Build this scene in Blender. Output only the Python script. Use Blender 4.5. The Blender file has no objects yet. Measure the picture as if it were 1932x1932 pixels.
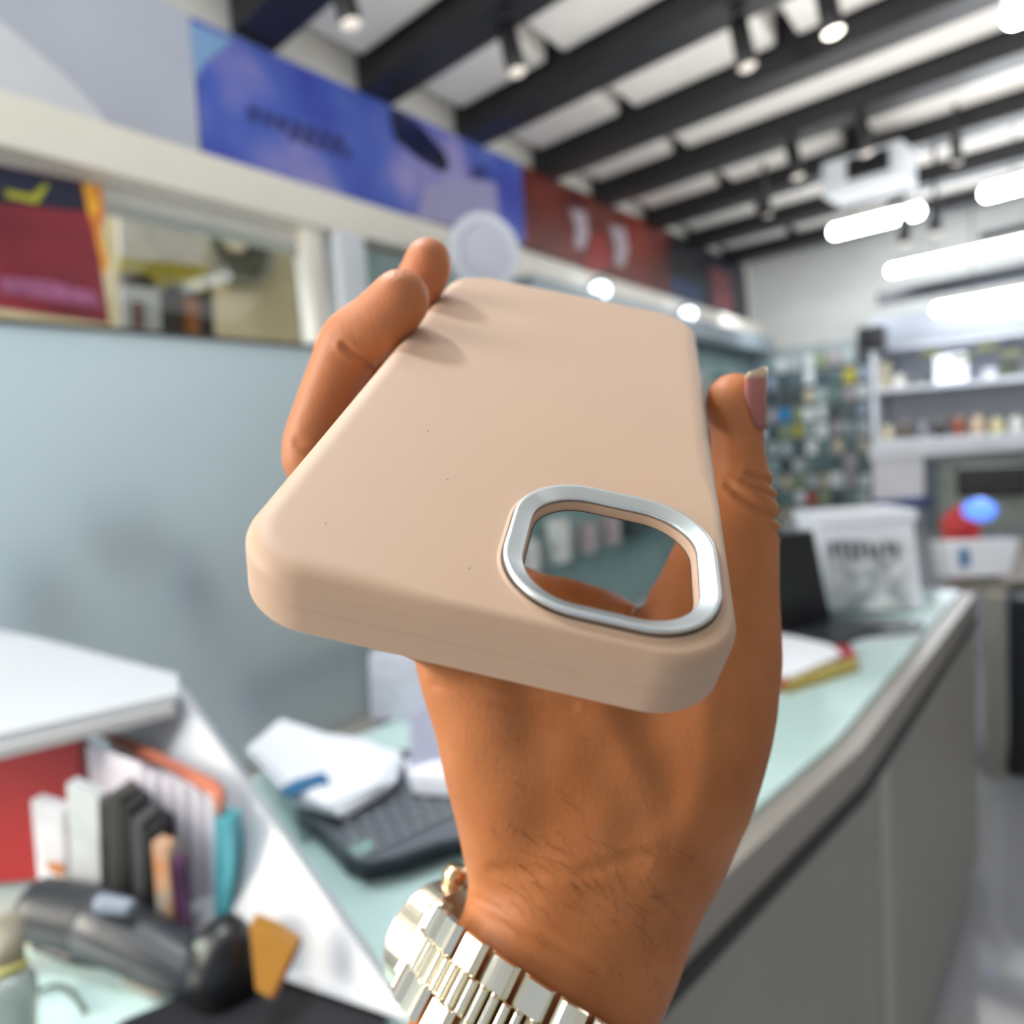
import bpy, bmesh, math, random
import numpy as np
from mathutils import Vector, Matrix
from mathutils.bvhtree import BVHTree
random.seed(7); np.random.seed(7)
sc = bpy.context.scene
COL = sc.collection

# ------------------------------------------------------------------ camera
FPX, CC, CH = 1350.0, 966.0, 1.35
yaw, pitch, roll = math.radians(35.9), math.radians(-5.5), math.radians(4.0)
F = Vector((-math.sin(yaw)*math.cos(pitch), math.cos(yaw)*math.cos(pitch), math.sin(pitch)))
R0 = Vector((math.cos(yaw), math.sin(yaw), 0)); U0 = R0.cross(F)
R = R0*math.cos(roll) - U0*math.sin(roll); U = U0*math.cos(roll) + R0*math.sin(roll)
P0 = Vector((0, 0, CH))
cam = bpy.data.cameras.new('camera'); co = bpy.data.objects.new('camera', cam); COL.objects.link(co)
co.matrix_world = Matrix(((R.x, U.x, -F.x, P0.x), (R.y, U.y, -F.y, P0.y), (R.z, U.z, -F.z, P0.z), (0, 0, 0, 1)))
cam.sensor_width = 36; cam.lens = 36*FPX/1932; cam.clip_start = 0.01; cam.clip_end = 60
cam.dof.use_dof = True; cam.dof.focus_distance = 0.134; cam.dof.aperture_fstop = 9.5
sc.camera = co

# ------------------------------------------------------------------ world, lights, exposure
sc.view_settings.view_transform = 'Standard'; sc.view_settings.look = 'None'
sc.view_settings.exposure = 0.0; sc.view_settings.gamma = 1.0; sc.view_settings.use_curve_mapping = False
w = bpy.data.worlds.new('world'); sc.world = w; w.use_nodes = True
w.node_tree.nodes['Background'].inputs[0].default_value = (0.78, 0.88, 1.0, 1)
w.node_tree.nodes['Background'].inputs[1].default_value = 0.6
def area(name, loc, target, sx, sy, power, col):
    l = bpy.data.lights.new(name, 'AREA'); l.shape = 'RECTANGLE'; l.size = sx; l.size_y = sy
    l.energy = power; l.color = col
    o = bpy.data.objects.new(name, l); COL.objects.link(o); o.location = loc
    o.rotation_euler = (Vector(target)-Vector(loc)).to_track_quat('-Z', 'Y').to_euler()
    return o
CASEP = P0 + F*0.16
def camvec(x, y, z): return R*x + U*y + F*z        # right, up, forward
area('ceiling_light_ahead', P0 + camvec(-0.58, 1.09, 0.40), CASEP, 0.12, 0.12, 11.5, (0.86, 0.94, 1.0))
area('ceiling_light_left', P0 + camvec(-1.15, 1.0, -0.25), CASEP, 0.6, 0.5, 3, (1.0, 0.95, 0.88))
area('bounce_fill', (0.4, 3.0, 1.95), (0.4, 3.001, 2.9), 3.2, 5.0, 72, (1.0, 0.98, 0.95))  # added soft upward fill, standing in for floor and tube bounce
area('shopfront_daylight', (-1.6, -1.3, 1.7), CASEP, 1.0, 1.0, 58, (1.0, 0.92, 0.80))
area('street_daylight', (-2.9, 0.3, 3.3), (-2.1, 0.7, 1.2), 1.6, 1.0, 95, (0.95, 0.98, 1.0))
area('ceiling_light_mid', (1.2, 3.2, 2.68), (0.0, 3.6, 0), 1.6, 0.5, 14, (0.97, 0.98, 1.0))

# ------------------------------------------------------------------ helpers
def ray(x, y): return F + R*((x-CC)/FPX) - U*((y-CC)/FPX)
def V(x, y, d): return P0 + ray(x, y)*d
def onz(x, y, z): d = ray(x, y); return P0 + d*((z-CH)/d.z)
def onx(x, y, X): d = ray(x, y); return P0 + d*(X/d.x)
def ony(x, y, Y): d = ray(x, y); return P0 + d*(Y/d.y)
def lin(c):
    if isinstance(c, str): c = [int(c[i:i+2], 16)/255 for i in (0, 2, 4)]
    return tuple((v/12.92 if v <= .04045 else ((v+.055)/1.055)**2.4) for v in c) + (1,)
MATS = {}
def mat(name, c, rough=.6, metal=0, var=.04, scale=6, c2=None, bump=0, emit=None, coat=0, sss=0, spec=None, detail=2, ramp=None):
    if name in MATS: return MATS[name]
    m = bpy.data.materials.new(name); m.use_nodes = True; nt = m.node_tree; b = nt.nodes['Principled BSDF']
    b.inputs['Roughness'].default_value = rough; b.inputs['Metallic'].default_value = metal
    tc = nt.nodes.new('ShaderNodeTexCoord'); no = nt.nodes.new('ShaderNodeTexNoise')
    no.inputs['Scale'].default_value = scale; no.inputs['Detail'].default_value = detail
    nt.links.new(tc.outputs['Object'], no.inputs['Vector'])
    rp = nt.nodes.new('ShaderNodeValToRGB'); nt.links.new(no.outputs['Fac'], rp.inputs[0])
    c1 = lin(c)
    rp.color_ramp.elements[0].position = .3; rp.color_ramp.elements[1].position = .7
    rp.color_ramp.elements[0].color = tuple(v*(1-var) for v in c1[:3])+(1,)
    rp.color_ramp.elements[1].color = lin(c2) if c2 else tuple(min(1, v*(1+var)) for v in c1[:3])+(1,)
    if ramp:
        for pos, cc in ramp:
            e = rp.color_ramp.elements.new(pos); e.color = lin(cc)
    nt.links.new(rp.outputs[0], b.inputs['Base Color'])
    if bump:
        bp = nt.nodes.new('ShaderNodeBump'); bp.inputs['Strength'].default_value = bump; bp.inputs['Distance'].default_value = .001
        nt.links.new(no.outputs['Fac'], bp.inputs['Height']); nt.links.new(bp.outputs[0], b.inputs['Normal'])
    if emit:
        b.inputs['Emission Color'].default_value = lin(emit[0]); b.inputs['Emission Strength'].default_value = emit[1]
    if coat: b.inputs['Coat Weight'].default_value = coat
    if spec is not None: b.inputs['Specular IOR Level'].default_value = spec
    if sss:
        b.inputs['Subsurface Weight'].default_value = sss; b.inputs['Subsurface Radius'].default_value = (1, .35, .2); b.inputs['Subsurface Scale'].default_value = .004
    MATS[name] = m; return m
def tag(o, label=None, cat=None, group=None, kind=None):
    if label: o['label'] = label
    if cat: o['category'] = cat
    if group: o['group'] = group
    if kind: o['kind'] = kind
    return o
def thing(name, loc, label, cat, group=None):
    o = bpy.data.objects.new(name, None); COL.objects.link(o); o.location = loc; o.empty_display_size = .05
    return tag(o, label, cat, group)
def wloc(p):
    v = Vector((0, 0, 0))
    while p: v += p.location; p = p.parent
    return v
def mesh(name, vs, fs, m, parent=None, smooth=False, bevel=0, seg=2):
    """world-space vertices -> ONE mesh object (child keeps the parent's origin)"""
    vs = [Vector(v) for v in vs]
    if parent: org = wloc(parent)
    else:
        c = sum(vs, Vector())/len(vs); org = Vector((c.x, c.y, min(v.z for v in vs)))
    me = bpy.data.meshes.new(name); me.from_pydata([v-org for v in vs], [], fs); me.validate()
    bm = bmesh.new(); bm.from_mesh(me); bmesh.ops.recalc_face_normals(bm, faces=bm.faces)
    if bevel:
        try: bmesh.ops.bevel(bm, geom=list(bm.edges)+list(bm.verts), offset=bevel, segments=seg, profile=.7, affect='EDGES', clamp_overlap=True)
        except Exception: pass
    for f in bm.faces: f.smooth = smooth
    bm.to_mesh(me); bm.free()
    me.materials.append(m)
    o = bpy.data.objects.new(name, me); COL.objects.link(o)
    if parent: o.parent = parent
    else: o.location = org
    return o
def boxv(c, s, rz=0, ax=None):
    """box vertices: centre c, size s; ax = optional 3 axis vectors"""
    if ax is None:
        ax = (Vector((math.cos(rz), math.sin(rz), 0)), Vector((-math.sin(rz), math.cos(rz), 0)), Vector((0, 0, 1)))
    c = Vector(c); vs = []
    for i in (-.5, .5):
        for j in (-.5, .5):
            for k in (-.5, .5): vs.append(c+ax[0]*i*s[0]+ax[1]*j*s[1]+ax[2]*k*s[2])
    return vs, [(0, 1, 3, 2), (4, 6, 7, 5), (0, 4, 5, 1), (2, 3, 7, 6), (0, 2, 6, 4), (1, 5, 7, 3)]
def box(name, m, c, s, parent=None, rz=0, bevel=0, ax=None, seg=2):
    vs, fs = boxv(c, s, rz, ax); return mesh(name, vs, fs, m, parent, bevel=bevel, seg=seg)
def prism(name, m, pts, off, parent=None, bevel=0, smooth=False):
    n = len(pts); off = Vector(off); vs = [Vector(p) for p in pts]+[Vector(p)+off for p in pts]
    fs = [tuple(range(n)), tuple(range(2*n-1, n-1, -1))]+[(i, (i+1) % n, n+(i+1) % n, n+i) for i in range(n)]
    return mesh(name, vs, fs, m, parent, bevel=bevel, smooth=smooth)
def slabx(name, m, X, pix, th, parent=None, **k): return prism(name, m, [onx(x, y, X) for x, y in pix], (th, 0, 0), parent, **k)
def slaby(name, m, Y, pix, th, parent=None, **k): return prism(name, m, [ony(x, y, Y) for x, y in pix], (0, -th, 0), parent, **k)
def slabz(name, m, Z, pix, th, parent=None, **k): return prism(name, m, [onz(x, y, Z) for x, y in pix], (0, 0, th), parent, **k)
def tubev(pts, rad, n=12, cap=True):
    pts = [Vector(p) for p in pts]
    if not isinstance(rad, (list, tuple)): rad = [rad]*len(pts)
    vs, fs = [], []; up = None
    for i, p in enumerate(pts):
        t = (pts[min(i+1, len(pts)-1)]-pts[max(i-1, 0)]).normalized()
        if up is None: up = t.orthogonal().normalized()
        up = (up - t*up.dot(t)).normalized(); b = t.cross(up)
        for k in range(n):
            a = 2*math.pi*k/n; vs.append(p+(up*math.cos(a)+b*math.sin(a))*rad[i])
    for i in range(len(pts)-1):
        for k in range(n): fs.append((i*n+k, i*n+(k+1) % n, (i+1)*n+(k+1) % n, (i+1)*n+k))
    if cap: fs += [tuple(range(n-1, -1, -1)), tuple(range((len(pts)-1)*n, len(pts)*n))]
    return vs, fs
def tube(name, m, pts, rad, parent=None, n=12, smooth=True):
    vs, fs = tubev(pts, rad, n); return mesh(name, vs, fs, m, parent, smooth=smooth)
def merge(parts):
    vs, fs = [], []
    for v, f in parts:
        o = len(vs); vs += list(v); fs += [tuple(i+o for i in q) for q in f]
    return vs, fs
ORD = ['first', 'second', 'third', 'fourth', 'fifth', 'sixth', 'seventh', 'eighth', 'ninth', 'tenth', 'eleventh', 'twelfth', 'thirteenth', 'fourteenth']

# ------------------------------------------------------------------ materials
M_wall = mat('wall_paint', 'd2d0ca', .7)
M_wallg = mat('wall_paint_grey', 'b4b5b2', .7)
M_ceil = mat('ceiling_panel_white', 'b9b6b0', .6)
M_beam = mat('black_beam_paint', '16171b', .45, var=.1)
M_white = mat('white_laminate', 'd5dae0', .3, var=.02)
M_cream = mat('cream_ledge_paint', 'e0dbd0', .45, var=.02)
M_grey = mat('grey_cabinet_laminate', '8f8c86', .4, var=.03)
M_trim = mat('edge_trim_grey', '928c84', .3, var=.03)
M_groove = mat('dark_groove', '15181a', .5)
M_mint = mat('mint_glass_top', 'c3dedb', .12, var=.03, coat=.6)
M_floor = mat('polished_floor_tile', 'a2a4aa', .08, var=.05, scale=2, coat=1.0, spec=.9)
M_black = mat('black_plastic', '121317', .35, var=.1)
M_dkgrey = mat('charcoal_plastic', '2a2d32', .4, var=.1)
M_silver = mat('polished_steel', 'f2ead6', .2, metal=1, var=.03)
M_steel2 = mat('brushed_steel', 'cfc8bb', .3, metal=1, var=.04)
M_paper = mat('white_paper', 'eef1f8', .7, var=.02)
M_tube = mat('lit_tube', 'ffffff', .4, emit=('f4faff', 26))
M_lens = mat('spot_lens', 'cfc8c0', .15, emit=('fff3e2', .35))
M_lenslit = mat('spot_lens_lit', 'ffffff', .2, emit=('fff6e0', 5))

# ------------------------------------------------------------------ room shell
WX, FY = -2.0, 6.6
def struct(o): o['kind'] = 'structure'; return o
struct(box('floor', M_floor, (.5, 2.5, -.05), (5.4, 9.2, .1)))
struct(box('ceiling', M_ceil, (.5, 2.5, 2.93), (5.4, 9.2, .1)))
vs, fs = merge([boxv((WX-.06, 1.95, .2), (.12, 8.1, .4)),                       # below the window
                boxv((WX-.06, 2.0+1.95, 1.4), (.12, 5.3-.12, 2.0)), boxv((WX-.06, 2.3, 2.6), (.12, 8.6, .66)),
                boxv((WX-.06, -1.5, 1.3), (.12, 1.0, 2.2))])
# left wall: sill, the part beyond the window bay, the band over it
wl = merge([boxv((WX-.06, 2.3, .2), (.12, 8.6, .4)), boxv((WX-.06, 4.16, 1.235), (.12, 4.88, 1.67)),
            boxv((WX-.06, 2.3, 2.475), (.12, 8.6, .81)), boxv((WX-.06, -1.6, 1.235), (.12, .8, 1.67))])
struct(mesh('wall_left', *wl, M_wall))
struct(box('wall_far', M_wallg, (.5, FY+.06, 1.44), (5.4, .12, 2.88)))
struct(box('wall_right', M_wall, (3.1, 2.5, 1.44), (.12, 8.2, 2.88)))

# window bay in the left wall: frosted lower pane, clear upper pane, frame
win = bpy.data.objects.new('window_1', None); COL.objects.link(win); win.location = (WX, .25, .4); win['kind'] = 'structure'
mf = bpy.data.materials.new('frosted_film'); mf.use_nodes = True; nt = mf.node_tree; nt.nodes.clear()
out = nt.nodes.new('ShaderNodeOutputMaterial'); mx = nt.nodes.new('ShaderNodeMixShader'); mx.inputs[0].default_value = .62
d1 = nt.nodes.new('ShaderNodeBsdfDiffuse'); d1.inputs[0].default_value = lin('ced8dc'); t1 = nt.nodes.new('ShaderNodeBsdfTranslucent'); t1.inputs[0].default_value = lin('dfeaf0')
mx2 = nt.nodes.new('ShaderNodeMixShader'); mx2.inputs[0].default_value = .06; gl = nt.nodes.new('ShaderNodeBsdfGlossy'); gl.inputs['Roughness'].default_value = .3
nt.links.new(d1.outputs[0], mx.inputs[1]); nt.links.new(t1.outputs[0], mx.inputs[2]); nt.links.new(mx.outputs[0], mx2.inputs[1]); nt.links.new(gl.outputs[0], mx2.inputs[2]); nt.links.new(mx2.outputs[0], out.inputs[0])
box('frosted_pane', mf, (WX+.012, .27, 1.06), (.012, 3.02, 1.32), win)
M_glass = bpy.data.materials.new('clear_glass'); M_glass.use_nodes = True; nt = M_glass.node_tree; nt.nodes.clear()
out = nt.nodes.new('ShaderNodeOutputMaterial'); mx = nt.nodes.new('ShaderNodeMixShader'); mx.inputs[0].default_value = .008
tr = nt.nodes.new('ShaderNodeBsdfTransparent'); tr.inputs[0].default_value = (.93, .97, .97, 1); gl = nt.nodes.new('ShaderNodeBsdfGlossy'); gl.inputs['Roughness'].default_value = .03
nt.links.new(tr.outputs[0], mx.inputs[1]); nt.links.new(gl.outputs[0], mx.inputs[2]); nt.links.new(mx.outputs[0], out.inputs[0])
box('clear_pane', M_glass, (WX-.03, .23, 1.9), (.008, 2.9, .36), win)
box('window_frame', M_dkgrey, (WX+.012, .27, 1.724), (.024, 3.02, .012), win)
struct(box('trim_1', M_cream, (WX+.045, 2.3, 2.175), (.09, 8.6, .125), bevel=.006))     # white ledge under the signs
# white pillars closing the window bay
struct(box('trim_2', M_cream, (WX+.03, 1.665, 1.925), (.06, .06, .38), bevel=.004))
struct(box('trim_3', M_white, (WX+.045, 1.80, 1.925), (.09, .12, .38), bevel=.004))

# outdoors seen through the window: neighbouring wall with fan unit, signs
M_bei = mat('beige_render', 'd2bd96', .8, var=.06)
nb = tag(box('neighbour_wall', M_bei, (-3.15, 2.0, 1.5), (.1, 2.8, 3.0)), 'beige outdoor wall seen above the frosted pane', 'wall', kind='structure')
fan = thing('ventilation_fan', (-3.09, 1.62, 2.3), 'round grey wall fan outdoors with a pale hub, above the frosted pane', 'fan')
fc = onx(440, 470, -3.098)
def disc(c, axis, r0, r1, th, n=40):
    a = Vector(axis).normalized(); u = a.orthogonal().normalized(); v = a.cross(u); c = Vector(c); vs = []; fs = []
    for rr, h in ((r0, 0), (r1, 0), (r1, th), (r0, th)):
        for k in range(n): t = 2*math.pi*k/n; vs.append(c+a*h+(u*math.cos(t)+v*math.sin(t))*rr)
    for j in range(4):
        for k in range(n): fs.append((j*n+k, j*n+(k+1) % n, ((j+1) % 4)*n+(k+1) % n, ((j+1) % 4)*n+k))
    return vs, fs
M_fan = mat('fan_grey', '6f6a5c', .5, var=.2, scale=14)
mesh('fan_housing', *disc(fc, (1, 0, 0), .001, .17, .05), M_fan, fan, smooth=False)
mesh('fan_rim', *disc(fc, (1, 0, 0), .155, .18, .08), mat('fan_rim_grey', '8a8674', .5), fan)
mesh('fan_hub', *disc(onx(437, 455, -3.05), (1, 0, 0), .001, .055, .04), mat('pale_hub', 'e2cfae', .5), fan)
for k in range(7):
    a = k*2*math.pi/7; c = fc+Vector((.055, 0, 0)); d = Vector((0, math.cos(a), math.sin(a)))
    box('fan_blade', mat('fan_blade_grey', '54503f', .5), c+d*.1, (.012, .11, .05), fan, ax=(Vector((1, 0, 0)), d, Vector((1, 0, 0)).cross(d)))
o = slabx('plastic_sheet', mat('grey_film', 'b5aca4', .35, var=.15, scale=9), -2.5, [(216, 365), (385, 395), (375, 500), (222, 492)], .02, bevel=.004)
tag(o, 'crumpled greyish plastic sheet hanging above the yellow and black carton', 'plastic sheet')
ys = thing('display_carton', onx(300, 560, -2.4), 'yellow and black carton with a pale label, standing above the frosted pane', 'carton')
slabx('carton_body', mat('carton_dark', '2b2320', .6, c2='3a2a20', scale=8), -2.42, [(222, 500), (385, 520), (392, 660), (224, 650)], .05, ys)
slabx('yellow_band', mat('yellow_print', '8f7d14', .5, var=.2, scale=9), -2.365, [(222, 485), (383, 505), (388, 555), (330, 535), (300, 545), (280, 520), (223, 512)], .01, ys)
slabx('pale_label', mat('pale_print', 'aaa3a0', .5), -2.36, [(226, 540), (298, 548), (302, 655), (226, 650)], .012, ys)
slabx('figure_print', mat('brown_print', '6c4c3e', .5), -2.347, [(248, 568), (270, 570), (272, 620), (250, 618)], .004, ys)
slabx('orange_strip', mat('orange_strip', '8a4a14', .5), -2.365, [(345, 560), (372, 563), (375, 640), (350, 636)], .012, ys)
tag(box('outdoor_ledge', M_bei, (-2.42, 1.3, 1.745), (.16, 1.2, .03)), 'narrow beige outdoor ledge carrying the yellow and black carton', 'ledge')
rp = thing('poster', onx(100, 600, -1.98), 'red and maroon poster with orange flame edge inside the window at the left', 'poster')
slabx('poster_sheet', mat('maroon_print', '6d1426', .4, c2='9c2a3c', scale=3.2, var=.2), -2.0, [(-160, 280), (165, 345), (205, 612), (-160, 560)], .006, rp)
slabx('dark_header', mat('dark_header', '101a30', .4, c2='1c2450', scale=5), -1.993, [(-160, 280), (150, 345), (160, 398), (-160, 365)], .003, rp)
slabx('yellow_scrawl', mat('lime_ink', 'a5a52a', .5), -1.989, [(10, 358), (60, 368), (85, 345), (92, 350), (70, 385), (12, 372)], .001, rp)
slabx('flame_edge', mat('flame_print', 'd8601c', .4, c2='ffc23c', scale=14, var=.1), -1.993, [(155, 345), (190, 350), (196, 400), (190, 440), (205, 500), (196, 520), (185, 470), (176, 430), (166, 400)], .003, rp)
slabx('pale_lettering', mat('mauve_ink', 'a05a80', .5, var=.3, scale=40), -1.992, [(0, 522), (90, 530), (180, 552), (190, 580), (60, 560), (0, 552)], .001, rp)
# shapes standing outdoors right behind the frosted pane
M_sh = mat('stored_goods', '5a6a70', .8)
for i, (px, py, s, lb) in enumerate([((40), 1060, (.04, .13, .1), 'dark round bundle showing through the frosted pane at its left end'),
                                    (190, 950, (.04, .2, .07), 'dim wide bundle showing through the upper middle of the frosted pane'),
                                    (330, 1080, (.04, .1, .2), 'dim tall bundle showing through the frosted pane beside the phone case'),
                                    (560, 1260, (.05, .55, .12), 'long dim bundle low behind the frosted pane')]):
    c = onx(px, py, WX-.05)
    o = box('stored_bundle', M_sh, c, s, bevel=.05, seg=4); tag(o, lb, 'bundle')

# ------------------------------------------------------------------ fascia banners on the left wall
b1 = thing('banner', onx(180, 300, WX+.02), 'large white glossy fascia banner at the upper left', 'banner')
slabx('banner_panel', mat('white_banner', 'adb0bd', .35, c2='bac2d0', scale=1.6), WX+.01, [(-260, -330), (352, 36), (372, 311), (-260, 155)], .02, b1)
slabx('pale_swoosh', mat('pale_swoosh', 'cfd2d8', .35), WX+.031, [(-260, -60), (0, 40), (120, 140), (190, 215), (212, 266), (-260, 152)], .002, b1)
b2 = thing('banner', onx(660, 380, WX+.02), 'purple and blue fascia banner with a tilted dark phone picture', 'banner')
slabx('banner_panel', mat('violet_banner', '3c40a4', .35, c2='968fc4', scale=2.6, ramp=[(.5, '4c62b8')]), WX+.01, [(355, 38), (976, 312), (984, 462), (377, 313)], .022, b2)
slabx('corner_patch', mat('sky_print', '7fa3cc', .35), WX+.033, [(357, 42), (440, 76), (385, 120), (370, 150)], .002, b2)
slabx('phone_picture', mat('navy_print', '141c4c', .35, c2='060a1e', scale=8), WX+.033, [(733, 205), (760, 212), (800, 243), (840, 290), (848, 318), (832, 325), (790, 300), (745, 262)], .002, b2)
slabx('pale_device_picture', mat('lilac_print', '9a97bd', .35), WX+.033, [(800, 350), (870, 335), (935, 345), (945, 448), (785, 412)], .002, b2)
slabx('small_emblem', mat('indigo_print', '3a3f7c', .35), WX+.036, [(885, 318), (915, 310), (925, 335), (895, 340)], .001, b2)
# blurred two-line heading
for i in range(7):
    x = 468+i*27; y = 198+i*9
    slabx('heading_letter', mat('slate_ink', '343a74', .4), WX+.034, [(x, y), (x+19, y+6), (x+20, y+34), (x+(5 if i % 2 else 1), y+28)], .001, b2)
for i in range(5):
    x = 545+i*25; y = 246+i*8
    slabx('subheading_letter', MATS['slate_ink'], WX+.034, [(x, y), (x+17, y+5), (x+17, y+24), (x+2, y+18)], .001, b2)
b3 = thing('banner', onx(1120, 530, WX+.02), 'dark red brown fascia banner with two pale upright figures', 'banner')
slabx('banner_panel', mat('rust_banner', '3c0f0d', .4, c2='7a2a16', scale=2.4), WX+.01, [(978, 313), (1256, 437), (1262, 560), (986, 468)], .02, b3)
for i, (x, y) in enumerate([(1090, 430), (1165, 462)]):
    slabx('pale_figure', mat('figure_print_grey', 'a79aa2', .4, var=.3, scale=30), WX+.031, [(x-16, y-38), (x+14, y-30), (x+20, y+10), (x+12, y+42), (x-6, y+36), (x-4, y)], .002, b3)
slabx('red_patch', mat('scarlet_patch', '8e1b16', .4), WX+.031, [(1118, 440), (1142, 448), (1150, 500), (1112, 520), (1104, 500)], .002, b3)
b4 = thing('banner', onx(1290, 560, WX+.02), 'narrow near-black fascia banner with a deep blue foot', 'banner')
slabx('banner_panel', mat('night_banner', '14161c', .4), WX+.01, [(1258, 438), (1322, 467), (1330, 590), (1264, 562)], .02, b4)
slabx('blue_foot', mat('deep_blue_print', '1d3558', .4), WX+.031, [(1262, 520), (1324, 540), (1329, 588), (1264, 560)], .002, b4)
b5 = thing('banner', onx(1365, 600, WX+.02), 'farthest fascia banner, dark with a dull red picture', 'banner')
slabx('banner_panel', mat('dusk_banner', '20232e', .4), WX+.01, [(1324, 468), (1400, 503), (1410, 616), (1332, 591)], .02, b5)
slabx('red_picture', mat('dull_red_print', '6d3338', .4, var=.3, scale=12), WX+.031, [(1340, 500), (1376, 520), (1384, 590), (1345, 575)], .002, b5)

rs_ = thing('round_sign', V(915, 470, 2.55), 'pale round hanging sign overlapping the purple banner, above the case far edge', 'round sign')
mesh('sign_disc', *disc(V(912, 478, 2.55), (1, -.55, 0), .001, .135, .012, 48), mat('pale_disc', 'b9bcca', .35), rs_)
mesh('sign_ring', *disc(V(912, 478, 2.545), (1, -.55, 0), .105, .135, .02, 48), mat('pale_ring', 'c9ccd8', .35), rs_)
tube('sign_bracket', M_steel2, [V(912, 478, 2.56), Vector((-1.96, V(912, 478, 2.56).y+.15, 2.18))], .006, rs_)

# glass showcase along the left wall behind the hand
scs = thing('showcase', (-1.86, 4.1, .3), 'long pale teal showcase under the fascia, behind the phone case', 'showcase')
M_teal = mat('teal_back_panel', '8fa6a4', .35, c2='6f8c8c', scale=5)
box('back_panel', M_teal, (-1.97, 4.1, 1.2), (.03, 4.6, 1.76), scs)
box('pelmet', mat('pelmet_bluegrey', '7d8a93', .4), (-1.86, 4.55, 2.02), (.2, 3.7, .12), scs)
for k, z in enumerate((.75, 1.15, 1.52)): box('glass_shelf', M_glass, (-1.85, 4.1, z), (.22, 4.6, .012), scs)
for k, (px, py) in enumerate([(1130, 545), (1296, 590)]):
    c = onx(px, py, -1.78)
    t = thing('downlight', c, 'bright oval downlight under the showcase pelmet, %s the phone case corner' % ('left of' if k == 0 else 'right above'), 'light', 'showcase downlights')
    mesh('lamp_face', *disc(c, (.5, -.6, -.6), .001, .05, .02), mat('showcase_lamp', 'ffffff', .4, emit=('dcecff', 6)), t)
    mesh('lamp_rim', *disc(c, (.5, -.6, -.6), .05, .058, .03), M_steel2, t)
pal = ['5f7c80', '7e9598', 'c3cbc8', '39454a', '8a8f60', '9aa7b8', 'b7a6a6', '465c6a', 'd9dcd8', '2a3338', '6e5a50', '86a0a8']
n = 0
for r_, z in enumerate((.76, 1.16, 1.53)):
    for k in range(14):
        y = 2.4+k*.27; n += 1; h = random.uniform(.14, .26)
        cl = random.choice(pal)
        o = box('phone_box', mat('pack_'+cl, cl, .5, var=.15, scale=20), (-1.86, y, z+h/2-.003), (.07, random.uniform(.08, .16), h))
        tag(o, 'small box on the %s glass shelf of the teal showcase, %s from the near end' % (('lowest', 'middle', 'top')[r_], ORD[k]), 'box', 'boxes in the teal showcase')

# ------------------------------------------------------------------ ceiling: beams, panels, tracks, lights
SK = -.14                                                     # the grid runs slightly skewed to the side wall
def cy(x, y): return y+(x+2.0)*SK
beams = [1.52, 2.04, 2.60, 3.20, 3.80, 4.48, 5.2, 5.95]
def skewbox(name, m, x0, x1, y0, y1, z0, z1, parent=None, bevel=0):
    pts = [Vector((x0, cy(x0, y0), z0)), Vector((x1, cy(x1, y0), z0)), Vector((x1, cy(x1, y1), z0)), Vector((x0, cy(x0, y1), z0))]
    return prism(name, m, pts, (0, 0, z1-z0), parent, bevel=bevel)
for k, y in enumerate(beams):
    o = skewbox('ceiling_beam', M_beam, -1.99, 3.0, y-.065, y+.09, 2.665, 2.879, bevel=.003)
    tag(o, 'black ceiling beam, %s from the camera, running across from the fascia' % ORD[k], 'beam', 'black ceiling beams')
n = 0
ys_ = [.98]+beams+[6.5]
M_cross = mat('cross_channel_grey', '7f7b74', .6)
M_lit = mat('panel_white', 'e6e2dc', .4)
for k in range(len(ys_)-1):
    y0, y1 = ys_[k]+.11, ys_[k+1]-.085
    xs = [-1.97, -1.42, -.72, .1, .95, 1.8, 2.6]
    if k == 4: xs = [-1.97, -1.42, .95, 1.8, 2.6]
    for j in range(len(xs)-1):
        n += 1
        o = skewbox('ceiling_panel', M_lit, xs[j]+.04, xs[j+1]-.04, y0, y1, 2.76, 2.879, bevel=.02)
        tag(o, 'white rounded ceiling panel in the %s bay between beams, %s from the fascia' % (ORD[k], ORD[j]), 'ceiling panel', 'white ceiling panels')
# near bay panel touching the frame's upper left
# spotlights
def spotlight(px, py, z, lit, lb, tilt=(.15, .1), s=1.0):
    c = onz(px, py, z)
    t = thing('track_spotlight', (c.x, c.y, 2.72), lb, 'spotlight', 'black track spotlights')
    d = Vector((tilt[0], tilt[1], -1)).normalized()
    top = c - d*.15*s
    tube('stem', M_black, [Vector((top.x, top.y, 2.79)), top+d*.02], .011, t, n=10)
    lb_ = tube('lamp_body', M_black, [top, top+d*.01, c-d*.005, c], [.022*s, .03*s, .032*s, .03*s], t, n=20)
    tube('lens', M_lenslit if lit else M_lens, [c-d*.004, c+d*.004, c+d*.010], [.029*s, .028*s, .018*s], lb_, n=20)
    return t
spotlight(662, 45, 2.5, False, 'black track spotlight hanging nearest the top left, above the purple banner')
spotlight(975, 135, 2.5, False, 'black track spotlight in front of the second beam, above the case')
spotlight(1410, 125, 2.5, False, 'black track spotlight with dull lens left of the lit one')
spotlight(1572, 60, 2.5, True, 'black track spotlight with the warm lit lens at the top')
spotlight(1505, 333, 2.5, False, 'black track spotlight left of the ceiling air unit, lower of a pair')
spotlight(1635, 288, 2.5, False, 'black track spotlight right above the ceiling air unit')
spotlight(1805, 305, 2.52, False, 'small dark track spotlight right of the ceiling air unit', (0, .4), .8)
spotlight(1448, 405, 2.5, False, 'small dark track spotlight below the farthest beams near the wall', (0, .4), .8)
spotlight(1765, 440, 2.3, False, 'dark spotlight with bluish lens between the lit tubes', (0, 0))
spotlight(1706, 460, 2.3, False, 'dim spotlight just above the end of the long tube', (0, 0))
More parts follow.
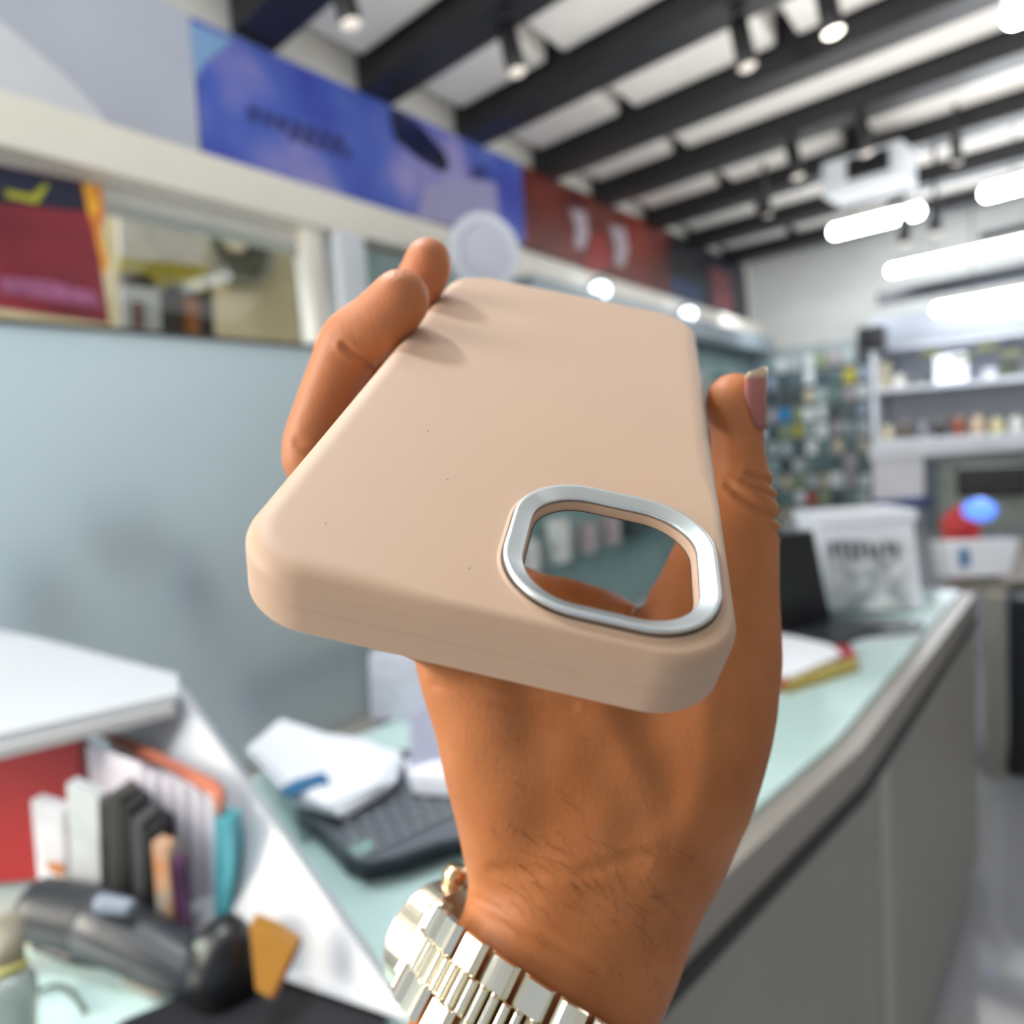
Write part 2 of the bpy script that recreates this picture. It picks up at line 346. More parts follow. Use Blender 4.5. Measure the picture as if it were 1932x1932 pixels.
# ceiling air unit
ap = onz(1640, 350, 2.5)
au = thing('ceiling_air_unit', ap, 'white boxy ceiling air unit with a dark opening, above the first tube', 'air unit')
box('housing', M_white, ap+Vector((0, 0, .05)), (.37, .26, .17), au, rz=-.14, bevel=.02)
box('dark_opening', M_black, ap+Vector((.02, -.12, .06)), (.19, .06, .10), au, rz=-.14, bevel=.008)
box('hanger', M_dkgrey, ap+Vector((0, 0, .25)), (.04, .04, .25), au)
# lit tubes
def tubelamp(p, q, lb):
    t = thing('tube_light', (p+q)/2, lb, 'tube light', 'white lit tubes')
    d = (q-p).normalized(); mid = (p+q)/2; L = (q-p).length
    pts = []; rr = []
    for i in range(6): a = i/5*math.pi/2; pts.append(p+d*(.03-.03*math.cos(a))); rr.append(max(.004, .035*math.sin(a)))
    for i in range(6): a = i/5*math.pi/2; pts.append(q-d*(.03-.03*math.sin(a))); rr.append(max(.004, .035*math.cos(a)))
    tube('diffuser', M_tube, pts, rr, t, n=16)
    box('fitting', M_steel2, mid+Vector((0, 0, .045)), (L*.98, .05, .025), t, ax=(d, Vector((0, 0, 1)).cross(d).normalized(), d.cross(Vector((0, 0, 1)).cross(d).normalized())))
    for s in (.25, .75): 
        c = p.lerp(q, s); tube('hanger', M_dkgrey, [c+Vector((0, 0, .05)), Vector((c.x, c.y, 2.8))], .004, t, n=6)
tubelamp(onz(1566, 440, 2.5), onz(1742, 396, 2.5), 'short lit white tube below the ceiling air unit')
tubelamp(onz(1675, 513, 2.42), onz(2080, 425, 2.42), 'long lit white tube, middle of the three stacked at the right edge')
tubelamp(onz(1760, 585, 2.05), onz(2100, 525, 2.05), 'lowest lit white tube at the right edge')
tubelamp(onz(1850, 368, 2.45), onz(2120, 296, 2.45), 'lit white tube at the right edge, just above the middle one')
tubelamp(onz(1890, 35, 2.5), onz(2300, -110, 2.5), 'lit white tube cut by the top right corner of the frame')
# unseen tubes added over and behind the camera to brighten the ceiling
def T(x, y, z=2.5): return Vector((x, y, z))
tubelamp(T(-1.3, .55, 2.55), T(-.2, .4, 2.55), 'added lit white tube over the counter, unseen above the camera')
tubelamp(T(-1.75, -1.05), T(-.45, -1.2), 'added lit white tube, unseen behind the camera')
# dark far bulkhead bars
for k, (a, b, z, lb) in enumerate([((1500, 545), (2150, 415), 2.5, 'dark hanging bar between the first and second lit tubes'),
                                  ((1650, 590), (2150, 500), 2.1, 'dark hanging bar just above the lowest tube')]):
    p, q = onz(*a, z), onz(*b, z); d = (q-p).normalized()
    o = box('hanging_bar', mat('bar_bluegrey', '23272f', .5), (p+q)/2+Vector((0, .22, .12)), ((q-p).length, .1, .09), ax=(d, Vector((0, 0, 1)).cross(d).normalized(), Vector((0, 0, 1))))
    tag(o, lb, 'bar')

# ------------------------------------------------------------------ far wall: pegboard of small packs, shelves
pg = thing('pegboard', (-1.5, FY-.03, .5), 'grey pegboard panel covered in small hanging packs on the far wall', 'pegboard')
box('board', mat('peg_grey', '8a9496', .6, var=.15, scale=10), (-1.5, FY-.02, 1.15), (.96, .03, 1.7), pg)
pal2 = ['4a6468', '8ea3a6', 'c9d0d0', 'c9d0d0', '2b363c', '6f8488', 'a9b4b6', '39505a', '7c8b6c', 'b9b09a', '90a0b4', 'd8dde0', 'd8dde0', '5c7a74', 'a59a9e', 'a9b4b6']
names = {'4a6468': 'teal', '8ea3a6': 'pale teal', 'c9d0d0': 'whitish', '2b363c': 'blackish', '6f8488': 'grey teal', 'a9b4b6': 'light grey', '39505a': 'dark teal', '7c8b6c': 'sage', 'b9b09a': 'tan', '55606c': 'slate', '90a0b4': 'pale blue', 'd8dde0': 'white', '5c7a74': 'green grey', 'a59a9e': 'mauve grey', '1f78b0': 'bright blue', 'b0a42c': 'yellow', 'a04038': 'red'}
for r_ in range(11):
    for k in range(9):
        cl = random.choice(pal2)
        if (r_, k) == (3, 2): cl = '1f78b0'
        if (r_, k) in ((4, 3), (1, 7)): cl = 'b0a42c'
        if (r_, k) in ((8, 4),): cl = 'a04038'
        hh = random.uniform(.09, .13)
        o = box('hanging_pack', mat('pack_'+cl, cl, .35, var=.3, scale=25), (-1.92+k*.105+random.uniform(-.012, .012), FY-.085-random.uniform(0, .04), 1.86-r_*.145+random.uniform(-.01, .01)), (random.uniform(.06, .095), .025, hh), bevel=.004)
        tag(o, '%s pack in the %s row down the pegboard, %s hook from the left' % (names[cl], ORD[r_], ORD[k]), 'pack', 'packs on the pegboard')
# white shelf unit at the right of the far wall
su = thing('wall_shelf_unit', (0.1, 6.3, 0), 'tall white shelf unit filling the right of the far wall', 'shelf unit')
M_shw = mat('shelf_white', 'dfe3ec', .35, var=.02); M_shg = mat('shelf_grey_back', 'a4a8b0', .5, var=.04)
box('back_board', M_shg, (.25, 6.5, 1.0), (2.4, .04, 2.0), su)
box('side_board', M_shw, (-.94, 6.3, 1.0), (.04, .4, 2.0), su)
box('pelmet_board', mat('pelmet_grey', '9aa0ac', .4), (.25, 6.2, 1.98), (2.4, .3, .2), su)
for z in (1.86, 1.55, 1.16): box('shelf_board', M_shw, (.25, 6.28, z), (2.36, .42, .035), su, bevel=.004)
c = ony(1645, 640, 5.78)
sp = thing('loudspeaker', c-Vector((0, 0, .085)), 'small black loudspeaker at the top between pegboard and shelf unit', 'loudspeaker')
box('speaker_cabinet', M_black, c, (.17, .16, .17), sp, bevel=.01); tube('speaker_cone', M_dkgrey, [c+Vector((0, -.08, 0)), c+Vector((0, -.085, 0))], [.05, .045], sp, n=20)
box('speaker_bracket', M_black, c+Vector((-.03, .42, 0)), (.03, .7, .03), sp)
its = [(1698, 722, .07, .09, 'e6e2d8', 'round cream tin'), (1730, 745, .1, .06, '6b6c6a', 'dark grey box'), (1795, 730, .2, .2, 'eef2ff', 'glowing white box'), (1868, 735, .07, .07, 'dfe3ea', 'round white dome lamp'), (1905, 725, .12, .1, '5e6150', 'olive basket'), (1670, 700, .08, .2, 'bdb49c', 'tan upright box')]
for k, (px, py, w_, h_, cl, nm) in enumerate(its):
    c = ony(px, py, 6.2); z0 = 1.568
    m = mat('item_'+cl, cl, .5, var=.05) if nm != 'glowing white box' else mat('lit_box', 'ffffff', .5, emit=('dfe6ff', .9))
    o = box('shelf_item', m, (c.x, 6.2, z0+h_/2), (w_, .12, h_), bevel=.012); o.name = nm.replace(' ', '_')
    tag(o, nm+' on the upper shelf of the white unit', nm.split()[-1])
for k, (px, col_) in enumerate([(1758, '6d7033'), (1815, '6d7033'), (1862, '6b6e3c'), (1908, '70734a')]):
    c = ony(px, 685+(k % 2)*14, 6.05)
    o = box('price_tag', mat('tag_'+col_, col_, .6), (c.x, 6.04, 1.78-(k % 2)*.06), (.12, .015, .045), bevel=.003)
    tag(o, 'olive tag hanging under the top board, %s from the left' % ORD[k], 'tag', 'olive tags on the shelf unit')
jar = ['d2c5a8', '6a5a4a', '8d8f94', '4c4a48', 'a0573f', 'd9bfa4', 'd8cf9c', 'e2e2dc', '3c4550', '9aa0a8', 'c9b48c', '565b63']
for k in range(12):
    x = -.86+k*.115; h_ = random.uniform(.09, .16)
    t = thing('small_jar', (x, 6.16, 1.178), '%s jar-like item on the lower shelf, %s from the left' % (['cream', 'brown', 'grey', 'dark', 'rust', 'peach', 'straw', 'white', 'navy', 'silver', 'tan', 'slate'][k], ORD[k]), 'jar', 'small items on the lower shelf')
    jb = tube('jar_body', mat('jar_'+jar[k], jar[k], .4), [(x, 6.16, 1.178), (x, 6.16, 1.19), (x, 6.16, 1.178+h_*.8), (x, 6.16, 1.178+h_*.88)], [.04, .043, .043, .03], t, n=16)
    tube('jar_lid', M_steel2, [(x, 6.16, 1.178+h_*.88), (x, 6.16, 1.178+h_)], .032, jb, n=16)

area_peg = area('pegboard_fill', (-1.3, 5.7, 2.3), (-1.5, 6.6, 1.2), 1.0, 0.1, 9, (0.95, 0.98, 1.0))  # added fill lamp to brighten the pegboard, no fixture there
# second white counter with monitor further back
ct2 = thing('rear_counter', (.1, 4.3, 0), 'far white service desk with a bright front ledge', 'counter')
for px0, px1, py0, py1, Y, m, nm in [(1640, 2100, 842, 868, 4.6, M_shw, 'ledge_board'), (1648, 1742, 868, 945, 4.62, mat('ivory_sheet', 'e4e4ea', .6), 'front_sheet'), (1645, 1750, 945, 962, 4.6, mat('blue_strip', '2a3f86', .5), 'blue_strip'),
                                     (1742, 2100, 868, 1010, 4.72, mat('showcase_grey', '9ba39d', .4, c2='7c8680', scale=8), 'glass_front'), (1742, 1766, 872, 1000, 4.68, mat('slate_post', '5f6c78', .5), 'post')]:
    slaby(nm, m, Y, [(px0, py0+(0)), (px1, py0-(px1-px0)*.075), (px1, py1-(px1-px0)*.075), (px0, py1)], -.06 if nm != 'ledge_board' else -.4, ct2)
slaby('kick_panel', M_shg, 4.8, [(1640, 950), (2100, 940), (2120, 1500), (1640, 1300)], -.05, ct2)
def pt(name, px, py, Y): return ony(px, py, Y)
c = ony(1872, 905, 4.4)
o = box('dark_machine', M_black, c, (.3, .2, .16), bevel=.02); tag(o, 'dark machine on the far desk behind the blue lamp', 'machine')

# ------------------------------------------------------------------ main counter
CZ = .85
def cz(p): return Vector((p[0], p[1], 0))
rA, rB, rC = Vector((-.36, .35)), Vector((-.208, 1.173)), Vector((-.115, 2.35))
lA, lB = Vector((-1.06, .25)), Vector((-.93, 1.15)); lC = Vector((-.80, 2.35))
rN = Vector((-.43, -.1)); lN = Vector((-1.12, -.1))
cnt = thing('counter', (-.6, 1.2, 0), 'long grey service counter with mint glass top running to the far right', 'counter')
def poly(pts, z): return [Vector((p[0], p[1], z)) for p in pts]
prism('counter_core', M_grey, poly([rN, rB, rC, lC, lB, lA, lN], 0.06), (0, 0, .697), cnt)
prism('plinth', mat('plinth_dark', '4b4a46', .5), poly([rN+Vector((-.06, 0)), rB+Vector((-.06, 0)), rC+Vector((-.06, 0)), lC, lN], 0), (0, 0, .06), cnt)
prism('dark_groove', M_groove, poly([rN+Vector((.004, 0)), rB+Vector((.004, 0)), rC+Vector((.004, 0)), lC, lN], .757), (0, 0, .024), cnt)
prism('edge_rim', M_trim, poly([rN, rB, rC, lC, lB, lN], .782), (0, 0, .058), cnt)
prism('glass_top', M_mint, poly([rN+Vector((-.035, 0)), rB+Vector((-.035, 0)), rC+Vector((-.035, -.02)), lC+Vector((.01, -.02)), lB+Vector((.01, 0)), lN+Vector((.01, 0))], .84), (0, 0, .01), cnt)
pp = onz(1640, 1440, .76)
box('corner_post', mat('post_grey', 'a6a59e', .4), (pp.x+.0, pp.y, .38), (.05, .06, .76), cnt, rz=-.1, bevel=.003)
box('dark_gap', M_groove, (pp.x+.006, pp.y+.075, .38), (.03, .05, .75), cnt, rz=-.1)
# end panel of the counter (pale, upright) and the dark cabinet past it
PT = .71
e1 = onz(1862, 1112, PT)
ep = thing('end_pedestal', (e1.x, e1.y, 0), 'pale grey upright pedestal at the far end of the counter', 'pedestal')
prism('pedestal_top', M_trim, [onz(x, y, PT-.03) for x, y in [(1775, 1128), (1880, 1112), (1990, 1100), (1990, 1020), (1850, 1040)]], (0, 0, .03), ep, bevel=.003)
box('pedestal_body', mat('pedestal_grey', '9f9a90', .45), (e1.x+.02, e1.y+.12, .34), (.06, .2, .68), ep, bevel=.003)
dk = thing('dark_cabinet', (e1.x+.2, e1.y+.2, 0), 'dark cabinet at the right edge past the counter end', 'cabinet')
box('cabinet_body', M_dkgrey, (e1.x+.24, e1.y+.2, .335), (.36, .25, .67), dk, bevel=.01); box('cabinet_door', M_black, (e1.x+.24, e1.y+.06, .335), (.33, .015, .62), dk)

# things on the counter (right of the hand)
GT = CZ+.0
mo = thing('card_terminal', onz(1510, 1175, GT), 'black angular machine on the counter, directly left of the printed white box', 'machine')
slab = [V(1440, 1010, 1.55), V(1535, 1000, 1.62), V(1572, 1180, 1.72), V(1450, 1200, 1.62)]
prism('machine_body', M_black, slab, F*.12, mo, bevel=.006)
b0 = onz(1478, 1208, GT); b1_ = onz(1600, 1188, GT)
box('machine_foot', M_dkgrey, (b0+b1_)/2+Vector((0, 0, .012)), (.22, .2, .024), mo, rz=-.4, bevel=.006)
tr_ = thing('paper_tray', onz(1590, 1200, GT), 'grey curved tray lying in front of the printed white box', 'tray')
slabz('tray_plate', mat('tray_grey', '6f7478', .3), GT, [(1478, 1205), (1560, 1180), (1650, 1172), (1745, 1185), (1720, 1200), (1600, 1212)], .015, tr_, bevel=.003)
slabz('tray_rim', mat('tray_rim_white', 'c9d2d8', .3), GT, [(1470, 1205), (1600, 1215), (1740, 1204), (1736, 1210), (1600, 1222), (1474, 1214)], .01, tr_)
wb = thing('printed_box', onz(1640, 1165, GT), 'white cube-like box with grey printing on the counter', 'box')
dB = 1.84
fr = [V(1542, 985, dB), V(1722, 972, dB), V(1742, 1148, dB), V(1572, 1150, dB)]
prism('box_body', mat('box_white', 'dfe1ea', .5), fr, F*.14, wb, bevel=.004)
prism('printed_panel', mat('grey_print', '9aa1a8', .6, c2='e4e6e6', scale=26, var=.3), [V(1556, 1020, dB-.004), V(1705, 1018, dB-.004), V(1718, 1150, dB-.004), V(1572, 1152, dB-.004)], -F*.003, wb)
for i in range(8):
    x = 1566+i*17; y = 1022+(i % 3)*3
    prism('print_mark', mat('dark_ink', '4b5054', .6), [V(x, y, dB-.009), V(x+9, y, dB-.009), V(x+11, y+24+(i % 2)*12, dB-.009), V(x+3, y+28, dB-.009)], -F*.001, wb)
box('box_lid', M_shw, (V(1545, 978, dB)+V(1722, 965, dB))/2+F*.07, (.255, .16, .025), wb, ax=(R0, Vector((0, 0, 1)).cross(R0), Vector((0, 0, 1))))
ppr = tag(slabz('paper_sheet', M_paper, GT, [(1470, 1200), (1540, 1210), (1590, 1250), (1500, 1290), (1440, 1300)], .02, bevel=.003), 'blank white paper lying right of the hand, on the red magazine', 'paper')
mg = thing('magazine', onz(1560, 1265, GT), 'red and olive bound booklet under white paper right of the hand', 'booklet')
slabz('pages', mat('olive_cover', '9b8a3c', .5), GT-.0, [(1475, 1290), (1615, 1248), (1622, 1266), (1480, 1312)], .012, mg)
slabz('red_corner', mat('crimson_cover', 'a8142c', .5), GT, [(1556, 1232), (1600, 1228), (1618, 1248), (1562, 1258)], .014, mg)
slabz('red_spine', MATS['crimson_cover'], GT, [(1460, 1285), (1484, 1280), (1486, 1300), (1462, 1306)], .014, mg)
rb = thing('red_bag', onz(1840, 1080, GT), 'crumpled red bag with a glowing blue lamp behind the end pedestal', 'bag')
def blob(name, m, c, s, parent=None, n=2, amp=.18, seed=1):
    bm = bmesh.new(); bmesh.ops.create_icosphere(bm, subdivisions=3, radius=1)
    rs = random.Random(seed); ph = [rs.uniform(0, 6) for _ in range(6)]
    vs = []; 
    for v in bm.verts:
        k = 1+amp*(math.sin(v.co.x*4+ph[0])*math.sin(v.co.y*5+ph[1])+.6*math.sin(v.co.z*7+ph[2]+v.co.x*3))
        vs.append(Vector(c)+R*(v.co.x*k*s[0])+F*(v.co.y*k*s[1])+U*(v.co.z*k*s[2]))
    fs = [tuple(v.index for v in f.verts) for f in bm.faces]; bm.free()
    return mesh(name, vs, fs, m, parent, smooth=True)
blob('bag_body', mat('red_plastic', 'c01c22', .35, c2='e0605c', scale=9), V(1815, 1000, 3.0), (.075, .055, .095), rb, seed=3)
blob('orange_cord', mat('orange_plastic', 'c4563c', .4), V(1875, 1030, 2.95), (.085, .035, .024), rb, seed=4)
bl = tag(blob('blue_lamp', mat('blue_glow', '7aa4ff', .4, emit=('4f86ff', 1.1)), V(1848, 962, 2.85), (.06, .055, .048), amp=.06, seed=5), 'small glowing blue dome on top of the red bag', 'lamp')
wbx = thing('white_carton', V(1850, 1090, 2.68), 'open white carton with blue marks on the pedestal at the right', 'carton')
prism('carton_body', M_paper, [V(1782, 1022, 2.66), V(1925, 1017, 2.70), V(1905, 1085, 2.70), V(1795, 1090, 2.66)], F*.09, wbx, bevel=.004)
prism('blue_mark', mat('blue_ink', '4b7cae', .5), [V(1810, 1035, 2.655), V(1826, 1035, 2.655), V(1830, 1068, 2.655), V(1812, 1070, 2.655)], -F*.003, wbx)

# things on the counter (left of the arm)
kb = thing('telephone_console', onz(740, 1600, GT), 'dark grey keypad console with rounded front on the mint glass', 'keypad console')
KZ = CZ+.035
outl = [(560, 1540), (740, 1440), (930, 1440), (930, 1590), (840, 1610), (760, 1640), (690, 1655), (655, 1640), (620, 1600)]
prism('console_body', mat('console_navy', '1e2430', .4), [onz(x, y+12, CZ+.001) for x, y in outl], (0, 0, .034), kb, bevel=.006)
prism('top_plate', mat('console_plate', '60656d', .35), [onz(x, y, KZ+.001) for x, y in [(590, 1545), (745, 1455), (915, 1450), (915, 1575), (830, 1590), (750, 1618), (695, 1630), (665, 1618)]], (0, 0, .003), kb)
Mk = mat('grey_key', '83878f', .4); 
for r_ in range(5):
    for k in range(9):
        px = 655+k*27+r_*12-((r_*5)); py = 1545+r_*17-k*13
        if px > 885: continue
        c = onz(px, py, KZ+.006); ax_ = (onz(px+10, py-5, KZ)-onz(px, py, KZ)).normalized(); ay_ = Vector((0, 0, 1)).cross(ax_)
        box('key', Mk, c, (.0145, .010, .005), kb, ax=(ax_, ay_, Vector((0, 0, 1))))
slabz('green_button', mat('mint_button', '86b5a6', .4), KZ+.003, [(660, 1602), (672, 1592), (694, 1590), (705, 1600), (700, 1613), (680, 1618), (664, 1613)], .004, kb)
ps = None
shts = [[(470, 1425), (535, 1378), (690, 1400), (765, 1440), (735, 1490), (650, 1545), (560, 1520)], [(466, 1418), (530, 1362), (640, 1398), (758, 1425), (748, 1478), (640, 1540), (540, 1505)], [(480, 1420), (540, 1385), (700, 1412), (740, 1450), (720, 1485), (620, 1530), (560, 1500)]]
for k, s_ in enumerate(shts):
    o = prism('paper_stack', M_paper, [onz(x, y, CZ+.05+.007*k) for x, y in s_], (0, 0, .006), bevel=.0015)
    tag(o, ('lowest', 'middle', 'topmost')[k]+' of the loose white papers lying on the keypad console', 'paper', 'white papers on the console')
o = prism('blue_clip', mat('blue_clip', '2f6f9c', .4), [onz(x, y, CZ+.071) for x, y in [(528, 1496), (560, 1478), (612, 1463), (622, 1480), (600, 1482), (545, 1508)]], (0, 0, .006), bevel=.001)
tag(o, 'blue bent clip lying on the loose white papers', 'clip')
o = prism('plastic_sleeve', mat('lilac_sleeve', 'b4b6cc', .3, var=.12, scale=12), [V(775, 1345, 1.0), V(860, 1300, 1.05), V(930, 1480, 1.0), V(770, 1480, .95)], F*.02, bevel=.003)
tag(o, 'lilac plastic sleeve standing against the arm left side', 'sleeve')
o = prism('leaflet_holder', mat('pale_leaflet', 'c2c4d2', .4, var=.15, scale=16), [V(695, 1235, 1.30), V(800, 1235, 1.30), onz(805, 1362, .8505), onz(700, 1358, .8505)], F*.06, bevel=.003)
tag(o, 'pale printed leaflet holder standing beyond the frosted pane end', 'leaflet holder')
o = prism('small_roll', M_paper, [onz(x, y, CZ+.045) for x, y in [(765, 1470), (860, 1475), (865, 1505), (780, 1500)]], (0, 0, .03), bevel=.005); tag(o, 'small white paper roll beside the arm behind the keypad', 'paper roll')

# ------------------------------------------------------------------ white desk organiser with slanted side, lower left
M_org = mat('organiser_white', 'c3c6cb', .35, var=.02)
org = thing('desk_organiser', onz(640, 1800, CZ), 'white open desk organiser with a slanted side panel, lower left', 'desk organiser')
TZ = 1.06
A1 = onz(352, 1300, TZ); B1 = onz(800, 1930, CZ); C1 = onz(540, 1842, CZ)
# side panel: quad in the vertical-ish plane through A1,B1,C1 with back upper point
hz = (B1-C1).normalized()
A0 = A1 + (C1-B1).normalized()*.16
nrm = (B1-C1).cross(A1-C1).normalized()
if nrm.x < 0: nrm = -nrm
prism('side_panel', M_org, [A1, B1, C1, C1+Vector((-.2, -.01, 0)), A0+Vector((-.02, 0, 0))], nrm*.018, org, bevel=.002)
prism('top_board', M_org, [onz(x, y, TZ) for x, y in [(338, 1288), (340, 1326), (0, 1405), (-400, 1500), (-400, 1110), (75, 1216), (200, 1250)]], (0, 0, .012), org, bevel=.002)
prism('front_rail', mat('rail_white', 'c6c4c2', .4), [onz(x, y, TZ-.012) for x, y in [(325, 1330), (332, 1350), (0, 1432), (-400, 1530), (-400, 1500), (0, 1410)]], (0, 0, .012), org)
# contents: G() puts a point in the organiser, GD() drops it to the desk it stands on
def G(x, y, d): return V(x, y, d*1.32)
def GD(x, y, d): p = G(x, y, d); return Vector((p.x, p.y, CZ+.0105))
fo = thing('red_folder', G(60, 1600, .62), 'bright red folder standing inside the organiser at far left', 'folder')
prism('folder_cover', mat('red_card', 'a01c20', .5, c2='b82a2a', scale=3), [G(-60, 1420, .66), G(148, 1398, .66), GD(150, 1560, .66), GD(-60, 1700, .66)], F*.012, fo, bevel=.001)
prism('folder_edge', mat('red_card_dark', '6e1318', .5), [G(148, 1398, .655), G(160, 1402, .655), GD(162, 1402, .655), GD(150, 1402, .66)], F*.01, fo)
cds = [((58, 1510, 118, 1530, 120, 1665, 62, 1622), .60, 'e0dcdf', 'printed_card', 'white printed card with orange foot standing before the red folder'),
       ((125, 1478, 185, 1505, 184, 1690, 124, 1660), .58, 'cfd2d2', 'white_booklet', 'pale grey white booklet standing right of the printed card')]
for q, d, cl, nm, lb in cds:
    t = thing(nm, G(q[6], q[7], d), lb, 'card')
    prism('card_front', mat('card_'+cl, cl, .55, var=.12, scale=30), [G(q[0], q[1], d), G(q[2], q[3], d), GD(q[4], q[5], d), GD(q[6], q[7], d)], F*.02, t, bevel=.001)
    if nm == 'printed_card': prism('orange_foot', mat('orange_ink', 'cc7a34', .5), [G(88, 1625, d-.002), G(120, 1633, d-.002), G(120, 1655, d-.002), G(92, 1640, d-.002)], -F*.001, t)
    else: prism('page_edge', mat('page_edge_grey', 'aaa8a2', .6, var=.2, scale=60), [G(186, 1508, d), G(203, 1520, d+.01), GD(200, 1700, d+.01), GD(185, 1692, d)], F*.02, t)
slots = [(202, 1500, 24, 1740, .57, '3b3a36', 'dark notebook'), (228, 1520, 16, 1760, .565, '23221f', 'near-black notebook'), (246, 1545, 22, 1700, .56, '4a4a4c', 'charcoal booklet'), (268, 1565, 20, 1720, .555, '0f0e0d', 'black case')]
for x, y, w_, yb, d, cl, nm in slots:
    o = prism('notebook', mat('note_'+cl, cl, .5, var=.15), [G(x, y, d), G(x+w_, y+8, d), GD(x+w_-2, yb+6, d), GD(x-1, yb, d)], F*.09, bevel=.001)
    tag(o, nm+' standing upright among the papers in the organiser', 'notebook', 'dark notebooks in the organiser')
# fan of papers
for k in range(13):
    t_ = k/12
    x = 262+t_*132; yt = 1440+t_*58+(k % 3)*4; 
    cl = ['cfc9d2', 'bdb8c4', 'e2e0e6', 'a79fae', 'd6d2da'][k % 5]
    o = prism('file_sheet', mat('sheet_'+cl, cl, .6), [G(x-105*(1-t_*.25), yt-38, .66-.01*t_), G(x, yt, .60-.02*t_), GD(x+10, 1720+t_*55, .60-.02*t_), GD(x-60, 1700+t_*55, .66-.01*t_)], R*.004, bevel=.0004)
    tag(o, '%s-toned file sheet in the organiser, %s from the notebooks' % (['mauve', 'lilac', 'white', 'violet grey', 'pale'][k % 5], ORD[k]), 'sheet', 'file sheets in the organiser')
o = prism('orange_folder', mat('terracotta_card', 'b86a50', .5, var=.1), [G(180, 1385, .68), G(225, 1392, .68), G(400, 1475, .58), G(418, 1500, .57), G(412, 1540, .57), G(398, 1500, .575), G(300, 1445, .63)], R*.003+F*.006, bevel=.0006)
tag(o, 'terracotta folder edge over the file sheets in the organiser', 'folder')
o = prism('teal_folder', mat('teal_card', '3f9aa8', .45, c2='6ab0bc', scale=10), [G(404, 1545, .565), G(436, 1550, .565), G(438, 1640, .56), GD(432, 1765, .565), GD(404, 1760, .565)], F*.03, bevel=.001)
tag(o, 'teal folder standing at the right end of the file sheets', 'folder')
o = prism('striped_booklet', mat('cream_orange_print', 'c9bfae', .5, c2='d8802c', scale=26, var=.05), [G(286, 1590, .548), G(315, 1600, .548), GD(322, 1718, .548), GD(292, 1716, .548)], F*.02, bevel=.001)
tag(o, 'cream and orange booklet standing in front of the file sheets', 'booklet')
o = prism('plum_booklet', mat('plum_card', '5b2450', .5, c2='8a5a84', scale=20), [G(322, 1620, .552), G(336, 1640, .552), GD(344, 1730, .552), GD(326, 1728, .552)], F*.02, bevel=.001)
tag(o, 'narrow plum booklet right of the cream and orange one', 'booklet')

# (S() places the near desk things)
def S(x, y, d): return V(x, y, d*1.5)
# barcode scanner on its stand
bs = thing('barcode_scanner', onz(410, 1880, CZ), 'long dark grey handheld scanner resting in a black stand', 'scanner')
def capsule(name, m, p, q, r0, r1, parent, n=20, flat=1):
    pts, rr = [], []; d = (q-p).normalized(); L = (q-p).length
    for i in range(6): a = i/5*math.pi/2; pts.append(p-d*r0*(math.cos(a)*.6)); rr.append(max(.0008, r0*math.sin(a)))
    for i in range(1, 6): t = i/6; pts.append(p.lerp(q, t)); rr.append(r0+(r1-r0)*t)
    for i in range(6): a = i/5*math.pi/2; pts.append(q+d*r1*(math.sin(a)*.6)); rr.append(max(.0008, r1*math.cos(a)))
    return tube(name, m, pts, rr, parent, n=n)
capsule('scanner_head', M_dkgrey, S(75, 1715, .50), S(210, 1745, .49), .031, .032, bs)
capsule('scanner_handle', mat('scanner_grey', '33373d', .35), S(190, 1740, .488), S(400, 1850, .455), .034, .024, bs)
capsule('highlight_strip', mat('strip_grey', '8a93a3', .25), S(190, 1703, .468), S(245, 1712, .466), .009, .008, bs)
capsule('trigger', M_black, S(220, 1800, .48), S(330, 1850, .47), .012, .009, bs)
blob('stand', M_black, S(422, 1835, .452), (.036, .032, .052), bs, amp=.04, seed=8)
mesh('scanner_screw', *disc(S(379, 1781, .425), -F, .0001, .0052, .003), M_steel2, bs)
mtt = tag(slabz('black_mat', mat('mat_black', '14141a', .6), CZ+.001, [(235, 1932), (400, 1862), (555, 1848), (720, 1915), (760, 2010), (420, 2400), (20, 2100)], .004), 'black mat on the mint glass at the bottom left', 'mat')
am = thing('amber_block', onz(500, 1870, CZ), 'amber wooden block leaning against the organiser side', 'wooden block')
prism('block_body', mat('amber_wood', 'b07a2c', .4, c2='c48a38', scale=20), [S(470, 1745, .43), S(510, 1762, .43), S(556, 1792, .43), S(510, 1884, .415), S(482, 1868, .415)], F*.02, am, bevel=.001)
prism('shaded_end', mat('shaded_amber_wood', '6b3a1c', .5), [S(556, 1792, .429), S(560, 1800, .43), S(522, 1880, .415), S(510, 1884, .414)], F*.018, am)  # end face given a darker wood colour as painted shade
o = slabz('beige_card', mat('beige_card', '9c968c', .5), CZ+.004, [(225, 1828), (280, 1815), (335, 1850), (350, 1870), (290, 1888), (232, 1855)], .004, bevel=.001); tag(o, 'crumpled beige card lying under the scanner handle', 'card')
o = slabz('white_tag', M_paper, CZ+.010, [(270, 1808), (295, 1810), (325, 1834), (300, 1838)], .003); tag(o, 'small white paper tag on the crumpled beige card', 'tag')
fg = thing('figurine', S(65, 1805, .52), 'cream and red small figurine behind the scanner, far left', 'figurine')
blob('figurine_body', mat('cream_ceramic', 'd8c59a', .35), S(66, 1775, .52), (.017, .015, .027), fg, amp=.08, seed=11)
blob('red_cap', mat('red_ceramic', 'b0301c', .35), S(88, 1760, .525), (.009, .01, .02), fg, amp=.05, seed=12)
blob('dark_goods_a', M_black, S(215, 1790, .492), (.075, .02, .016), None, amp=.15, seed=13).name = 'cable_bundle'
tag(bpy.data.objects['cable_bundle'], 'dark tangled cable bundle beneath the scanner head', 'cable bundle')
